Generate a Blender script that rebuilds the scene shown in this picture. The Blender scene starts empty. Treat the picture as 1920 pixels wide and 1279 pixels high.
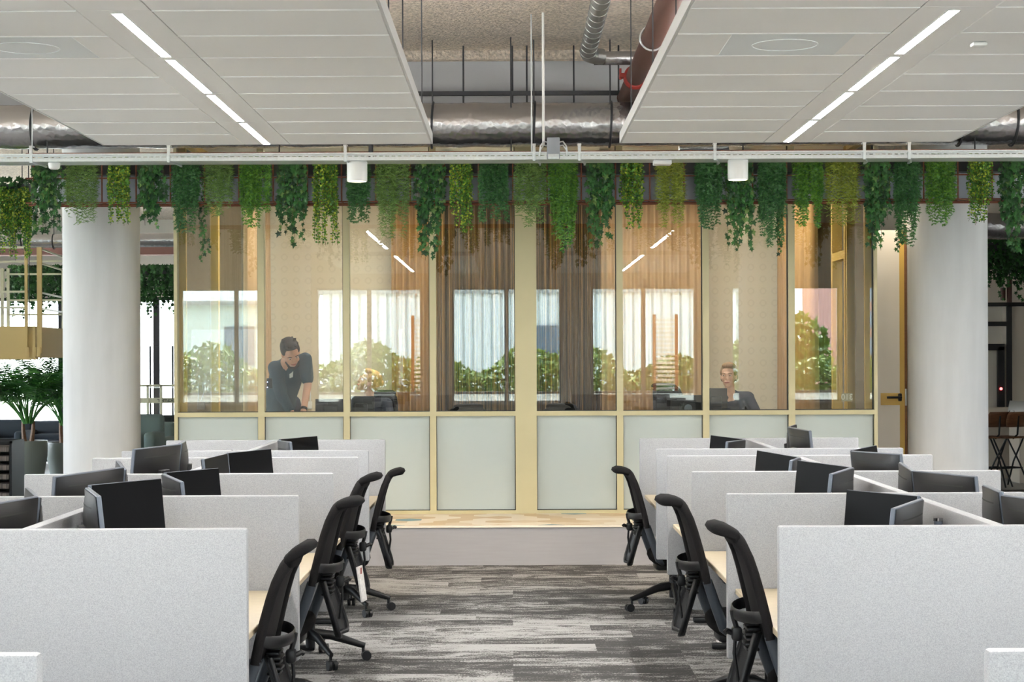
import bpy, bmesh, math, random
from mathutils import Vector, Matrix, Euler
R = math.radians
PI = math.pi
rnd = random.Random(7)
sc = bpy.context.scene
col = sc.collection

# ------------------------------------------------------------------ camera
F = 3300.0            # focal length in pixels of the 1920 px wide frame
H = 1.75              # eye height
HZ = 671.0            # horizon row at the frame's middle
ROLL = 0.0042
cam_d = bpy.data.cameras.new('camera')
cam = bpy.data.objects.new('camera', cam_d)
col.objects.link(cam)
cam_d.sensor_width = 36.0
cam_d.lens = F / 1920.0 * 36.0
cam_d.shift_y = (HZ - 639.5) / 1920.0
cam_d.clip_start = 0.05
cam_d.clip_end = 300
cam.location = (0, 0, H)
cam.rotation_euler = (PI / 2, ROLL, 0)
sc.camera = cam

# ------------------------------------------------------------------ sky and exposure
SKY = 4.5
w = bpy.data.worlds.new('world')
sc.world = w
w.use_nodes = True
nt = w.node_tree
nt.nodes.clear()
wo = nt.nodes.new('ShaderNodeOutputWorld')
bg = nt.nodes.new('ShaderNodeBackground')
tc = nt.nodes.new('ShaderNodeTexCoord')
sx = nt.nodes.new('ShaderNodeSeparateXYZ')
cr = nt.nodes.new('ShaderNodeValToRGB')
nt.links.new(tc.outputs['Generated'], sx.inputs[0])
nt.links.new(sx.outputs['Z'], cr.inputs['Fac'])
nt.links.new(cr.outputs['Color'], bg.inputs['Color'])
nt.links.new(bg.outputs[0], wo.inputs[0])
cr.color_ramp.elements[0].position = 0.0
cr.color_ramp.elements[0].color = (0.88, 0.94, 1.0, 1)
cr.color_ramp.elements[1].position = 1.0
cr.color_ramp.elements[1].color = (0.64, 0.80, 1.0, 1)
bg.inputs['Strength'].default_value = SKY
sc.view_settings.view_transform = 'Standard'
sc.view_settings.look = 'None'
sc.view_settings.exposure = 1.62
sun_d = bpy.data.lights.new('sun', 'SUN')
sun_d.energy = 18.0
sun_d.color = (1.0, .95, .87)
sun_d.angle = R(3)
sun = bpy.data.objects.new('sun', sun_d)
col.objects.link(sun)
sun.rotation_euler = (R(34), R(-5), 0)      # high sun over the yard behind the camera
sc.view_settings.gamma = 1.0
sc.view_settings.use_curve_mapping = False
sc.cycles.max_bounces = 10
sc.cycles.diffuse_bounces = 5
sc.cycles.glossy_bounces = 5
sc.cycles.transparent_max_bounces = 24
sc.cycles.transmission_bounces = 6
sc.cycles.sample_clamp_indirect = 4.0
sc.cycles.caustics_reflective = False
sc.cycles.caustics_refractive = False

def portal(x0, x1, z0, z1, y=None, x=None):
    """a light portal filling a window opening: helps the sky through it, gives off nothing"""
    d = bpy.data.lights.new('window_portal', 'AREA')
    d.shape = 'RECTANGLE'
    d.cycles.is_portal = True
    o = bpy.data.objects.new('window_portal', d)
    col.objects.link(o)
    d.size = abs(x1 - x0)
    d.size_y = abs(z1 - z0)
    if x is None:
        o.location = ((x0 + x1) / 2, y[0], (z0 + z1) / 2)
        o.rotation_euler = (PI / 2, 0, 0) if y[1] > 0 else (-PI / 2, 0, 0)
    else:
        o.location = (x[0], (x0 + x1) / 2, (z0 + z1) / 2)
        o.rotation_euler = (PI / 2, 0, -PI / 2) if x[1] > 0 else (PI / 2, 0, PI / 2)
    return o

# ------------------------------------------------------------------ helpers
def at(px, py, Y):
    """pixel of the photograph at depth Y -> (X, Y, z) in the room"""
    dx, dy = px - 960.0, py - HZ
    X, D = dx - ROLL * dy, dy + ROLL * dx
    return Vector((X / F * Y, Y, H - D / F * Y))

def srgb(r, g, b):
    def c(u):
        u /= 255.0
        return u / 12.92 if u <= 0.04045 else ((u + 0.055) / 1.055) ** 2.4
    return (c(r), c(g), c(b), 1.0)

class MB:
    def __init__(s):
        s.v, s.f, s.m = [], [], []
    def add(s, v, f, m=0):
        n = len(s.v)
        s.v.extend(tuple(p) for p in v)
        s.f.extend(tuple(i + n for i in q) for q in f)
        s.m.extend([m] * len(f))
        return s
    def box(s, x0, x1, y0, y1, z0, z1, m=0):
        v = [(x0,y0,z0),(x1,y0,z0),(x1,y1,z0),(x0,y1,z0),(x0,y0,z1),(x1,y0,z1),(x1,y1,z1),(x0,y1,z1)]
        return s.add(v, [(0,3,2,1),(4,5,6,7),(0,1,5,4),(1,2,6,5),(2,3,7,6),(3,0,4,7)], m)
    def rbox(s, c, d, r=0.005, rot=None, seg=2, m=0, taper=None):
        bm = bmesh.new()
        bmesh.ops.create_cube(bm, size=1.0)
        for q in bm.verts:
            q.co = Vector((q.co.x * d[0], q.co.y * d[1], q.co.z * d[2]))
            if taper:
                t = (q.co.z / d[2] + 0.5)
                k = taper[0] + (taper[1] - taper[0]) * t
                q.co.x *= k; q.co.y *= k
        if r > 0:
            bmesh.ops.bevel(bm, geom=bm.edges[:], offset=r, segments=seg, affect='EDGES', profile=0.5)
        M = Matrix.Translation(Vector(c))
        if rot is not None:
            M = M @ (rot.to_matrix().to_4x4() if isinstance(rot, Euler) else rot.to_4x4())
        bm.verts.index_update()
        s.add([M @ q.co for q in bm.verts], [[q.index for q in f.verts] for f in bm.faces], m)
        bm.free()
        return s
    def tube(s, pts, r, n=8, closed=False, cap=True, m=0, flat=None, up=None):
        pts = [Vector(p) for p in pts]
        N = len(pts)
        rs = r if isinstance(r, (list, tuple)) else [r] * N
        vs, fs = [], []
        nrm = None
        for i, p in enumerate(pts):
            if closed:
                t = pts[(i + 1) % N] - pts[i - 1]
            else:
                t = pts[min(i + 1, N - 1)] - pts[max(i - 1, 0)]
            if t.length < 1e-9: t = Vector((0, 0, 1))
            t.normalize()
            if up is not None:
                nrm = Vector(up) - t * Vector(up).dot(t)
            elif nrm is None:
                a = Vector((0, 0, 1)) if abs(t.z) < 0.9 else Vector((1, 0, 0))
                nrm = a - t * a.dot(t)
            else:
                nrm = nrm - t * nrm.dot(t)
            nrm.normalize()
            b = t.cross(nrm)
            fa, fb = flat if flat else (1, 1)
            for k in range(n):
                a = 2 * PI * k / n + (PI / n if n == 4 else 0)
                vs.append(p + nrm * (math.cos(a) * rs[i] * fa) + b * (math.sin(a) * rs[i] * fb))
        L = N if closed else N - 1
        for i in range(L):
            j = (i + 1) % N
            for k in range(n):
                k2 = (k + 1) % n
                fs.append((i*n+k, i*n+k2, j*n+k2, j*n+k))
        if cap and not closed:
            fs.append(tuple(range(n - 1, -1, -1)))
            fs.append(tuple((N-1)*n + k for k in range(n)))
        return s.add(vs, fs, m)
    def cyl(s, p0, p1, r, n=16, m=0):
        return s.tube([p0, p1], r, n, m=m)
    def lathe(s, prof, c=(0,0,0), n=24, m=0, M=None):
        vs, fs = [], []
        for (r, z) in prof:
            for k in range(n):
                a = 2 * PI * k / n
                p = Vector((r * math.cos(a), r * math.sin(a), z))
                if M is not None: p = M @ p
                vs.append(p + Vector(c))
        for i in range(len(prof) - 1):
            for k in range(n):
                k2 = (k + 1) % n
                fs.append((i*n+k, i*n+k2, (i+1)*n+k2, (i+1)*n+k))
        if prof[0][0] > 1e-6: fs.append(tuple(range(n - 1, -1, -1)))
        if prof[-1][0] > 1e-6: fs.append(tuple((len(prof)-1)*n + k for k in range(n)))
        return s.add(vs, fs, m)
    def ell(s, c, r, M=None, n=16, k=10, m=0):
        vs, fs = [], []
        c = Vector(c)
        for i in range(k + 1):
            th = PI * i / k
            for j in range(n):
                a = 2 * PI * j / n
                p = Vector((r[0]*math.sin(th)*math.cos(a), r[1]*math.sin(th)*math.sin(a), r[2]*math.cos(th)))
                if M is not None: p = M @ p
                vs.append(c + p)
        for i in range(k):
            for j in range(n):
                j2 = (j + 1) % n
                fs.append((i*n+j, (i+1)*n+j, (i+1)*n+j2, i*n+j2))
        return s.add(vs, fs, m)
    def limb(s, pts, rs, n=12):
        """chain of tapered capsules (closed solids that overlap at the joints)"""
        for i in range(len(pts) - 1):
            p, q = Vector(pts[i]), Vector(pts[i + 1])
            d = (q - p)
            L = d.length
            d.normalize()
            P, rr = [], []
            for a in (-90, -60, -30):
                P.append(p + d * (rs[i] * math.sin(R(a)))); rr.append(max(rs[i] * math.cos(R(a)), 1e-4))
            for t in (0, .33, .67, 1):
                P.append(p + d * (L * t)); rr.append(rs[i] + (rs[i+1] - rs[i]) * t)
            for a in (30, 60, 90):
                P.append(q + d * (rs[i+1] * math.sin(R(a)))); rr.append(max(rs[i+1] * math.cos(R(a)), 1e-4))
            s.tube(P, rr, n)
        return s
    def xf(s, M):
        s.v = [tuple(M @ Vector(p)) for p in s.v]
        return s
    def build(s, name, mats, parent=None, smooth=35, loc=None, rot=None):
        me = bpy.data.meshes.new(name)
        me.from_pydata(s.v, [], s.f)
        if not isinstance(mats, (list, tuple)): mats = [mats]
        for q in mats: me.materials.append(q)
        if len(mats) > 1: me.polygons.foreach_set('material_index', s.m)
        if smooth:
            me.polygons.foreach_set('use_smooth', [True] * len(me.polygons))
            if smooth < 180: me.set_sharp_from_angle(angle=R(smooth))
        me.update()
        o = bpy.data.objects.new(name, me)
        col.objects.link(o)
        if parent is not None: o.parent = parent
        if loc is not None: o.location = loc
        if rot is not None: o.rotation_euler = rot
        return o

def tag(o, label=None, cat=None, group=None, kind=None):
    if label: o['label'] = label
    if cat: o['category'] = cat
    if group: o['group'] = group
    if kind: o['kind'] = kind
    return o
def thing(name, label, cat, loc=(0,0,0), rz=0, group=None):
    o = bpy.data.objects.new(name, None)
    o.empty_display_size = 0.1
    col.objects.link(o)
    o.location = loc
    o.rotation_euler = (0, 0, rz)
    return tag(o, label, cat, group)
def struct(o):
    o['kind'] = 'structure'
    return o
def kids(o):
    return [c for c in bpy.data.objects if c.parent is o]
_kids = {}
def dup(o, parent=None):
    """copy of a thing with its parts and their sub-parts"""
    if o.name not in _kids: _kids[o.name] = kids(o)
    c = o.copy()
    col.objects.link(c)
    if parent is not None: c.parent = parent
    for ch in _kids[o.name]:
        dup(ch, c)
    return c
ORD = ['first','second','third','fourth','fifth','sixth','seventh','eighth','ninth','tenth','eleventh','twelfth']

# ------------------------------------------------------------------ materials
def newmat(name):
    m = bpy.data.materials.new(name)
    m.use_nodes = True
    t = m.node_tree
    b = t.nodes['Principled BSDF']
    return m, t, b
def nd(t, typ, **kw):
    n = t.nodes.new(typ)
    for k, v in kw.items(): setattr(n, k, v)
    return n
def mat(name, c, rough=0.5, metal=0.0, spec=0.5, noise=None, bump=None, emit=None, coat=0.0):
    """noise=(scale, amount[, stretch]) varies the tone; bump=(scale, strength)"""
    m, t, b = newmat(name)
    b.inputs['Base Color'].default_value = c
    b.inputs['Roughness'].default_value = rough
    b.inputs['Metallic'].default_value = metal
    b.inputs['Specular IOR Level'].default_value = spec
    b.inputs['Coat Weight'].default_value = coat
    if noise or bump:
        tc = nd(t, 'ShaderNodeTexCoord')
    if noise:
        mp = nd(t, 'ShaderNodeMapping')
        if len(noise) > 2: mp.inputs['Scale'].default_value = noise[2]
        t.links.new(tc.outputs['Object'], mp.inputs[0])
        nz = nd(t, 'ShaderNodeTexNoise')
        nz.inputs['Scale'].default_value = noise[0]
        nz.inputs['Detail'].default_value = 4
        t.links.new(mp.outputs[0], nz.inputs[0])
        r_ = nd(t, 'ShaderNodeValToRGB')
        a = noise[1]
        r_.color_ramp.elements[0].position = .3
        r_.color_ramp.elements[1].position = .7
        r_.color_ramp.elements[0].color = tuple(x * (1 - a) for x in c[:3]) + (1,)
        r_.color_ramp.elements[1].color = tuple(min(1, x * (1 + a)) for x in c[:3]) + (1,)
        t.links.new(nz.outputs['Fac'], r_.inputs['Fac'])
        t.links.new(r_.outputs['Color'], b.inputs['Base Color'])
    if bump:
        nb = nd(t, 'ShaderNodeTexNoise')
        nb.inputs['Scale'].default_value = bump[0]
        nb.inputs['Detail'].default_value = 5
        t.links.new(tc.outputs['Object'], nb.inputs[0])
        bp = nd(t, 'ShaderNodeBump')
        bp.inputs['Strength'].default_value = bump[1]
        bp.inputs['Distance'].default_value = bump[2] if len(bump) > 2 else 0.01
        t.links.new(nb.outputs['Fac'], bp.inputs['Height'])
        t.links.new(bp.outputs[0], b.inputs['Normal'])
    if emit:
        b.inputs['Emission Color'].default_value = emit[0]
        b.inputs['Emission Strength'].default_value = emit[1]
    return m
def glass_mat(name, refl, tint, rough=0.0):
    m = bpy.data.materials.new(name)
    m.use_nodes = True
    t = m.node_tree
    t.nodes.clear()
    out = nd(t, 'ShaderNodeOutputMaterial')
    tr = nd(t, 'ShaderNodeBsdfTransparent')
    gl = nd(t, 'ShaderNodeBsdfGlossy')
    mx = nd(t, 'ShaderNodeMixShader')
    lw = nd(t, 'ShaderNodeFresnel')
    lw.inputs['IOR'].default_value = 1.5
    ad = nd(t, 'ShaderNodeMath', operation='ADD')
    ad.inputs[1].default_value = refl
    ad.use_clamp = True
    tr.inputs['Color'].default_value = tint
    gl.inputs['Color'].default_value = (1, 1, 1, 1)
    gl.inputs['Roughness'].default_value = rough
    t.links.new(lw.outputs[0], ad.inputs[0])
    t.links.new(ad.outputs[0], mx.inputs['Fac'])
    t.links.new(tr.outputs[0], mx.inputs[1])
    t.links.new(gl.outputs[0], mx.inputs[2])
    t.links.new(mx.outputs[0], out.inputs[0])
    return m

def carpet_mat():
    m, t, b = newmat('plank_carpet')
    L = t.links.new
    tc = nd(t, 'ShaderNodeTexCoord')
    sp = nd(t, 'ShaderNodeSeparateXYZ')
    L(tc.outputs['Object'], sp.inputs[0])
    def M(op, a, b_=None):
        n = nd(t, 'ShaderNodeMath', operation=op)
        for i, x in enumerate((a, b_)):
            if x is None: continue
            if isinstance(x, (int, float)): n.inputs[i].default_value = x
            else: L(x, n.inputs[i])
        return n.outputs[0]
    row = M('FLOOR', M('DIVIDE', sp.outputs['Y'], 0.25))
    wn = nd(t, 'ShaderNodeTexWhiteNoise', noise_dimensions='1D')
    L(row, wn.inputs['W'])
    xo = M('ADD', sp.outputs['X'], M('MULTIPLY', M('FLOOR', M('MULTIPLY', wn.outputs['Value'], 4.0)), 0.25))
    cell = M('FLOOR', xo)
    cx = nd(t, 'ShaderNodeCombineXYZ')
    L(cell, cx.inputs[0]); L(row, cx.inputs[1])
    wn2 = nd(t, 'ShaderNodeTexWhiteNoise', noise_dimensions='3D')
    L(cx.outputs[0], wn2.inputs['Vector'])
    # streaky pattern inside each plank, shifted from plank to plank
    c2 = nd(t, 'ShaderNodeCombineXYZ')
    L(M('MULTIPLY', sp.outputs['X'], 2.6), c2.inputs[0])
    L(M('MULTIPLY', sp.outputs['Y'], 7.5), c2.inputs[1])
    L(M('MULTIPLY', wn2.outputs['Value'], 40.0), c2.inputs[2])
    nz = nd(t, 'ShaderNodeTexNoise')
    nz.inputs['Scale'].default_value = 1.0
    nz.inputs['Detail'].default_value = 10
    nz.inputs['Roughness'].default_value = 0.80
    nz.inputs['Distortion'].default_value = 0.5
    L(c2.outputs[0], nz.inputs['Vector'])
    fine = nd(t, 'ShaderNodeTexNoise')
    fine.inputs['Scale'].default_value = 95
    L(tc.outputs['Object'], fine.inputs['Vector'])
    v = M('ADD', nz.outputs['Fac'], M('MULTIPLY', M('SUBTRACT', fine.outputs['Fac'], 0.5), 0.42))
    sepc = nd(t, 'ShaderNodeSeparateXYZ')
    L(wn2.outputs['Color'], sepc.inputs[0])
    v = M('ADD', v, M('MULTIPLY', M('SUBTRACT', sepc.outputs[1], 0.5), 0.15))
    rp = nd(t, 'ShaderNodeValToRGB')
    e = rp.color_ramp.elements
    e[0].position = .43; e[0].color = srgb(72, 71, 70)
    e[1].position = .56; e[1].color = srgb(160, 158, 156)
    q = e.new(.485); q.color = srgb(96, 94, 92)
    L(v, rp.inputs['Fac'])
    L(rp.outputs['Color'], b.inputs['Base Color'])
    b.inputs['Roughness'].default_value = 0.95
    b.inputs['Specular IOR Level'].default_value = 0.1
    bp = nd(t, 'ShaderNodeBump')
    bp.inputs['Strength'].default_value = 0.4
    bp.inputs['Distance'].default_value = 0.004
    L(fine.outputs['Fac'], bp.inputs['Height'])
    L(bp.outputs[0], b.inputs['Normal'])
    return m

def wallpaper_mat():
    m, t, b = newmat('circle_wallpaper')
    L = t.links.new
    tc = nd(t, 'ShaderNodeTexCoord')
    mp = nd(t, 'ShaderNodeMapping')
    k = 2 * PI / 0.14
    mp.inputs['Scale'].default_value = (k, k, k)
    L(tc.outputs['Object'], mp.inputs[0])
    sp = nd(t, 'ShaderNodeSeparateXYZ')
    L(mp.outputs[0], sp.inputs[0])
    def M(op, a, b_=None):
        n = nd(t, 'ShaderNodeMath', operation=op)
        for i, x in enumerate((a, b_)):
            if x is None: continue
            if isinstance(x, (int, float)): n.inputs[i].default_value = x
            else: L(x, n.inputs[i])
        return n.outputs[0]
    s_ = M('ADD', M('COSINE', sp.outputs['X']), M('COSINE', sp.outputs['Z']))
    g = M('ABSOLUTE', M('SUBTRACT', s_, 1.05))
    rp = nd(t, 'ShaderNodeValToRGB')
    e = rp.color_ramp.elements
    e[0].position = .1; e[0].color = srgb(208, 196, 172)
    e[1].position = .6; e[1].color = srgb(216, 204, 181)
    L(g, rp.inputs['Fac'])
    L(rp.outputs['Color'], b.inputs['Base Color'])
    b.inputs['Roughness'].default_value = 0.8
    return m

def foil_mat():
    m, t, b = newmat('crinkled_foil')
    b.inputs['Base Color'].default_value = srgb(205, 205, 208)
    b.inputs['Metallic'].default_value = 0.95
    b.inputs['Roughness'].default_value = 0.27
    tc = nd(t, 'ShaderNodeTexCoord')
    v = nd(t, 'ShaderNodeTexVoronoi')
    v.inputs['Scale'].default_value = 22
    nz = nd(t, 'ShaderNodeTexNoise')
    nz.inputs['Scale'].default_value = 14
    nz.inputs['Detail'].default_value = 6
    mx = nd(t, 'ShaderNodeMath', operation='ADD')
    t.links.new(tc.outputs['Object'], v.inputs['Vector'])
    t.links.new(tc.outputs['Object'], nz.inputs['Vector'])
    t.links.new(v.outputs['Distance'], mx.inputs[0])
    t.links.new(nz.outputs['Fac'], mx.inputs[1])
    bp = nd(t, 'ShaderNodeBump')
    bp.inputs['Strength'].default_value = 0.32
    bp.inputs['Distance'].default_value = 0.012
    t.links.new(mx.outputs[0], bp.inputs['Height'])
    t.links.new(bp.outputs[0], b.inputs['Normal'])
    return m

def leafmat(name, c, c2):
    m, t, b = newmat(name)
    oi = nd(t, 'ShaderNodeNewGeometry')
    rp = nd(t, 'ShaderNodeValToRGB')
    rp.color_ramp.elements[0].color = c
    rp.color_ramp.elements[1].color = c2
    t.links.new(oi.outputs['Random Per Island'], rp.inputs['Fac'])
    t.links.new(rp.outputs['Color'], b.inputs['Base Color'])
    b.inputs['Roughness'].default_value = 0.45
    b.inputs['Specular IOR Level'].default_value = 0.4
    return m

M = {}
M['carpet'] = carpet_mat()
M['felt'] = mat('grey_felt', srgb(164, 165, 167), .95, spec=.1, noise=(330, .17), bump=(420, .35, .003))
M['felt_edge'] = mat('felt_edge', srgb(222, 220, 218), .95, spec=.1)
M['oak'] = mat('pale_oak', srgb(188, 174, 148), .5, noise=(5, .07, (3, 26, 3)))
M['black'] = mat('black_plastic', srgb(22, 22, 24), .45, spec=.4)
M['black_fabric'] = mat('black_fabric', srgb(22, 21, 22), .9, spec=.15, noise=(300, .25))
M['mesh_fabric'] = mat('black_mesh', srgb(25, 23, 24), .85, spec=.2, noise=(400, .3))
M['slate'] = mat('slate_plastic', srgb(64, 70, 78), .45, spec=.4)
M['chrome'] = mat('chrome', srgb(200, 200, 200), .15, 1.0)
M['screen'] = mat('black_screen', srgb(8, 8, 10), .4, spec=.06)
M['mon_back'] = mat('monitor_black', srgb(24, 23, 24), .42, spec=.35)
M['mon_edge'] = mat('monitor_edge', srgb(106, 112, 122), .35, .4)
M['panel_white'] = mat('white_metal_panel', srgb(246, 245, 244), .5, spec=.3)
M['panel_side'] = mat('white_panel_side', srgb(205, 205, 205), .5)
M['vent'] = mat('perforated_grey', srgb(232, 236, 238), .6, noise=(400, .05))
M['lamp'] = mat('lamp_diffuser', (1, 1, 1, 1), .5, emit=((1.0, .985, .96, 1), 80))
M['fill_strip'] = mat('fill_strip_glow', (1, 1, 1, 1), .5, emit=((1.0, .98, .97, 1), 15))
M['warm_room'] = mat('room_lamp_diffuser', (1, 1, 1, 1), .5, emit=((1.0, .94, .85, 1), 24))
M['warm_lamp'] = mat('warm_lamp', (1, 1, 1, 1), .5, emit=((1.0, .80, .55, 1), 11))
M['slab'] = mat('sprayed_slab', srgb(222, 210, 196), .95, spec=.1, noise=(34, .3), bump=(45, 1.0, .04))
M['bulkhead'] = mat('grey_paint', srgb(176, 178, 182), .7)
M['wall'] = mat('warm_white_paint', srgb(226, 221, 212), .8, noise=(2, .02))
M['concrete'] = mat('white_column_plaster', srgb(202, 203, 204), .75, spec=.2, noise=(3, .05, (3, 3, .5)), bump=(14, .06))
M['podium'] = mat('plywood_white', srgb(160, 156, 155), .7, noise=(4, .025, (1, 8, 14)))
M['tile_a'] = mat('cream_tile', srgb(240, 226, 204), .5)
M['tile_b'] = mat('beige_tile', srgb(216, 190, 150), .5)
M['tile_c'] = mat('sand_tile', srgb(228, 208, 178), .5)
M['tile_d'] = mat('teal_tile', srgb(118, 150, 155), .5)
M['gold'] = mat('olive_gold_frame', srgb(192, 182, 144), .42, .05, noise=(3, .03))
M['yellow'] = mat('ochre_frame', srgb(205, 170, 90), .5)
M['gasket'] = mat('black_gasket', srgb(38, 40, 36), .6)
M['glass'] = glass_mat('clear_glass', .03, (.97, .99, .965, 1))
M['wglass'] = glass_mat('window_glass', .02, (.98, .99, .98, 1))
M['frost'] = mat('frosted_film', srgb(180, 188, 184), .28, spec=.5)
M['wallpaper'] = wallpaper_mat()
M['foil'] = foil_mat()
M['galv'] = mat('galvanised', srgb(206, 211, 214), .38, .7, noise=(60, .06))
M['spiral'] = mat('spiral_duct', srgb(160, 160, 158), .42, .8)
M['rust'] = mat('rust_rod', srgb(116, 62, 42), .7, noise=(40, .3))
M['pipe'] = mat('brown_pipe', srgb(74, 44, 36), .5)
M['red'] = mat('red_clamp', srgb(140, 40, 34), .5)
M['dark'] = mat('dark_steel', srgb(52, 54, 58), .5, .3)
M['white'] = mat('white_plastic', srgb(230, 230, 228), .4)
M['gsheet'] = mat('blue_grey_sheet', srgb(168, 174, 188), .6)
M['cur_tan'] = mat('tan_curtain', srgb(196, 166, 128), .9, spec=.1)
M['cur_dark'] = mat('curtain_unlit_dark', srgb(104, 90, 66), .9, spec=.1, noise=(1, .62, (34, 34, .02)))
M['cur_gold'] = mat('ochre_curtain', srgb(172, 136, 88), .9, spec=.1)
M['ivy_d'] = leafmat('ivy_dark', srgb(14, 46, 26), srgb(52, 106, 46))
M['ivy_v'] = leafmat('ivy_variegated', srgb(70, 104, 50), srgb(104, 134, 70))
M['but_d'] = leafmat('button_green', srgb(28, 78, 26), srgb(88, 142, 38))
M['but_y'] = leafmat('button_yellow', srgb(116, 146, 36), srgb(172, 188, 58))
M['fern_d'] = leafmat('fern_dark', srgb(26, 72, 42), srgb(76, 130, 66))
M['fern_b'] = leafmat('fern_bright', srgb(44, 96, 26), srgb(108, 160, 48))
M['wisp'] = leafmat('wispy_green', srgb(58, 92, 40), srgb(124, 158, 78))
M['wisp_y'] = leafmat('wispy_yellow', srgb(86, 108, 30), srgb(156, 168, 62))
M['stem'] = mat('plant_stem', srgb(86, 78, 44), .8)
M['palm'] = leafmat('palm_green', srgb(24, 80, 36), srgb(84, 146, 60))
M['pot'] = mat('grey_pot', srgb(120, 126, 122), .4)
M['soil'] = mat('soil', srgb(50, 40, 32), .95)
M['teal'] = mat('teal_upholstery', srgb(112, 130, 130), .9)
M['navy_uph'] = mat('navy_upholstery', srgb(58, 66, 76), .9)
M['cream'] = mat('cream_metal', srgb(206, 184, 132), .8, spec=.1)
M['cream_pole'] = mat('pale_green_pole', srgb(205, 205, 180), .45)
M['dgrey_floor'] = mat('pale_floor', srgb(182, 184, 186), .5)
M['walnut'] = mat('walnut', srgb(120, 82, 54), .5, noise=(8, .2, (1, 1, 8)))
M['counter'] = mat('counter_wood', srgb(158, 108, 66), .4, noise=(6, .15, (1, 12, 1)))
M['stone'] = mat('pale_stone', srgb(214, 206, 194), .6)
M['laptop'] = mat('silver_laptop', srgb(168, 168, 166), .35, .6)
M['skin'] = mat('skin', srgb(216, 164, 138), .5, noise=(30, .04))
M['skin2'] = mat('fair_skin', srgb(232, 188, 164), .5, noise=(30, .04))
M['hair_b'] = mat('brown_hair', srgb(40, 27, 19), .75, noise=(60, .35, (1, 1, .3)))
M['hair_y'] = mat('blond_hair', srgb(206, 168, 112), .6, noise=(60, .25, (1, 1, .3)))
M['hair_m'] = mat('dark_blond_hair', srgb(138, 106, 72), .6, noise=(60, .3, (1, 1, .3)))
M['hoodie'] = mat('petrol_fabric', srgb(32, 58, 72), .9, noise=(80, .12))
M['navy'] = mat('navy_fabric', srgb(38, 42, 58), .9, noise=(80, .12))
M['jeans'] = mat('dark_denim', srgb(42, 46, 60), .9, noise=(120, .15))
M['eye_w'] = mat('eye_white', srgb(235, 232, 228), .3)
M['lips'] = mat('lips', srgb(184, 100, 92), .5)
M['ext_wall'] = mat('white_cladding', srgb(222, 230, 232), .7)
M['ext_green'] = mat('pale_green_render', srgb(200, 216, 212), .8)
M['roof'] = mat('grey_roof_tile', srgb(150, 158, 160), .8, noise=(9, .3))
M['hedge'] = leafmat('hedge_leaf', srgb(58, 96, 44), srgb(140, 164, 92))
M['tree'] = leafmat('tree_leaf', srgb(60, 100, 36), srgb(130, 156, 66))
M['ground'] = mat('outside_ground', srgb(215, 213, 206), .9)
M['brick'] = mat('red_brick_tower', srgb(150, 112, 106), .9)
M['bluewin'] = mat('blue_window', srgb(92, 112, 130), .3)
M['timber'] = mat('pergola_timber', srgb(140, 84, 50), .8)
M['paper'] = mat('paper', srgb(225, 222, 218), .8, noise=(60, .15))
M['stripe'] = mat('grey_stripe_fabric', srgb(120, 112, 108), .9, noise=(1, .5, (60, 1, 1)))
M['led'] = mat('blue_led', (0, 0, 0, 1), .5, emit=((.35, .4, 1, 1), 6))
M['redled'] = mat('red_led', (0, 0, 0, 1), .5, emit=((1, .05, .05, 1), 5))
M['band'] = mat('beige_film', srgb(190, 178, 140), .6)
M['ltext'] = mat('pale_lettering', srgb(232, 226, 204), .6)
M['dtext'] = mat('grey_lettering', srgb(92, 92, 86), .6)

# curtain whose unlit folds are painted in as dark and golden vertical bands
def band_curtain(name, dark, gold):
    m, t, b = newmat(name)
    tc = nd(t, 'ShaderNodeTexCoord'); mp = nd(t, 'ShaderNodeMapping'); mp.inputs['Scale'].default_value = (38, 38, .02)
    nz = nd(t, 'ShaderNodeTexNoise'); nz.inputs['Scale'].default_value = 1.0; nz.inputs['Detail'].default_value = 2
    rp = nd(t, 'ShaderNodeValToRGB'); e = rp.color_ramp.elements
    e[0].position = .44; e[0].color = dark; e[1].position = .66; e[1].color = gold
    t.links.new(tc.outputs['Object'], mp.inputs[0]); t.links.new(mp.outputs[0], nz.inputs['Vector'])
    t.links.new(nz.outputs['Fac'], rp.inputs['Fac']); t.links.new(rp.outputs['Color'], b.inputs['Base Color'])
    b.inputs['Roughness'].default_value = .9; b.inputs['Specular IOR Level'].default_value = .1
    return m
M['cur_dark'] = band_curtain('curtain_shade_bands', srgb(62, 54, 40), srgb(150, 116, 70))

# ================================================================== THE SETTING
YG = 16.02           # plane of the meeting rooms' glass front
ZP = 0.337           # podium height
ZS = 4.45            # underside of the slab
YP = 14.85           # podium front
XL, XR = -13.0, 13.0
YB, YF = -0.6, 34.0

b = MB(); b.box(XL, XR, YB - .3, 23.0, -.1, 0)
struct(b.build('floor', M['carpet'], smooth=0))
b = MB(); b.box(XL, XR, 23.0, YF + .3, -.1, -.002)
struct(b.build('floor_far', M['dgrey_floor'], smooth=0))
b = MB(); b.box(XL, XR, YB - .3, YF + .3, ZS, ZS + .25)
struct(b.build('ceiling', M['slab'], smooth=0))

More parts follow.
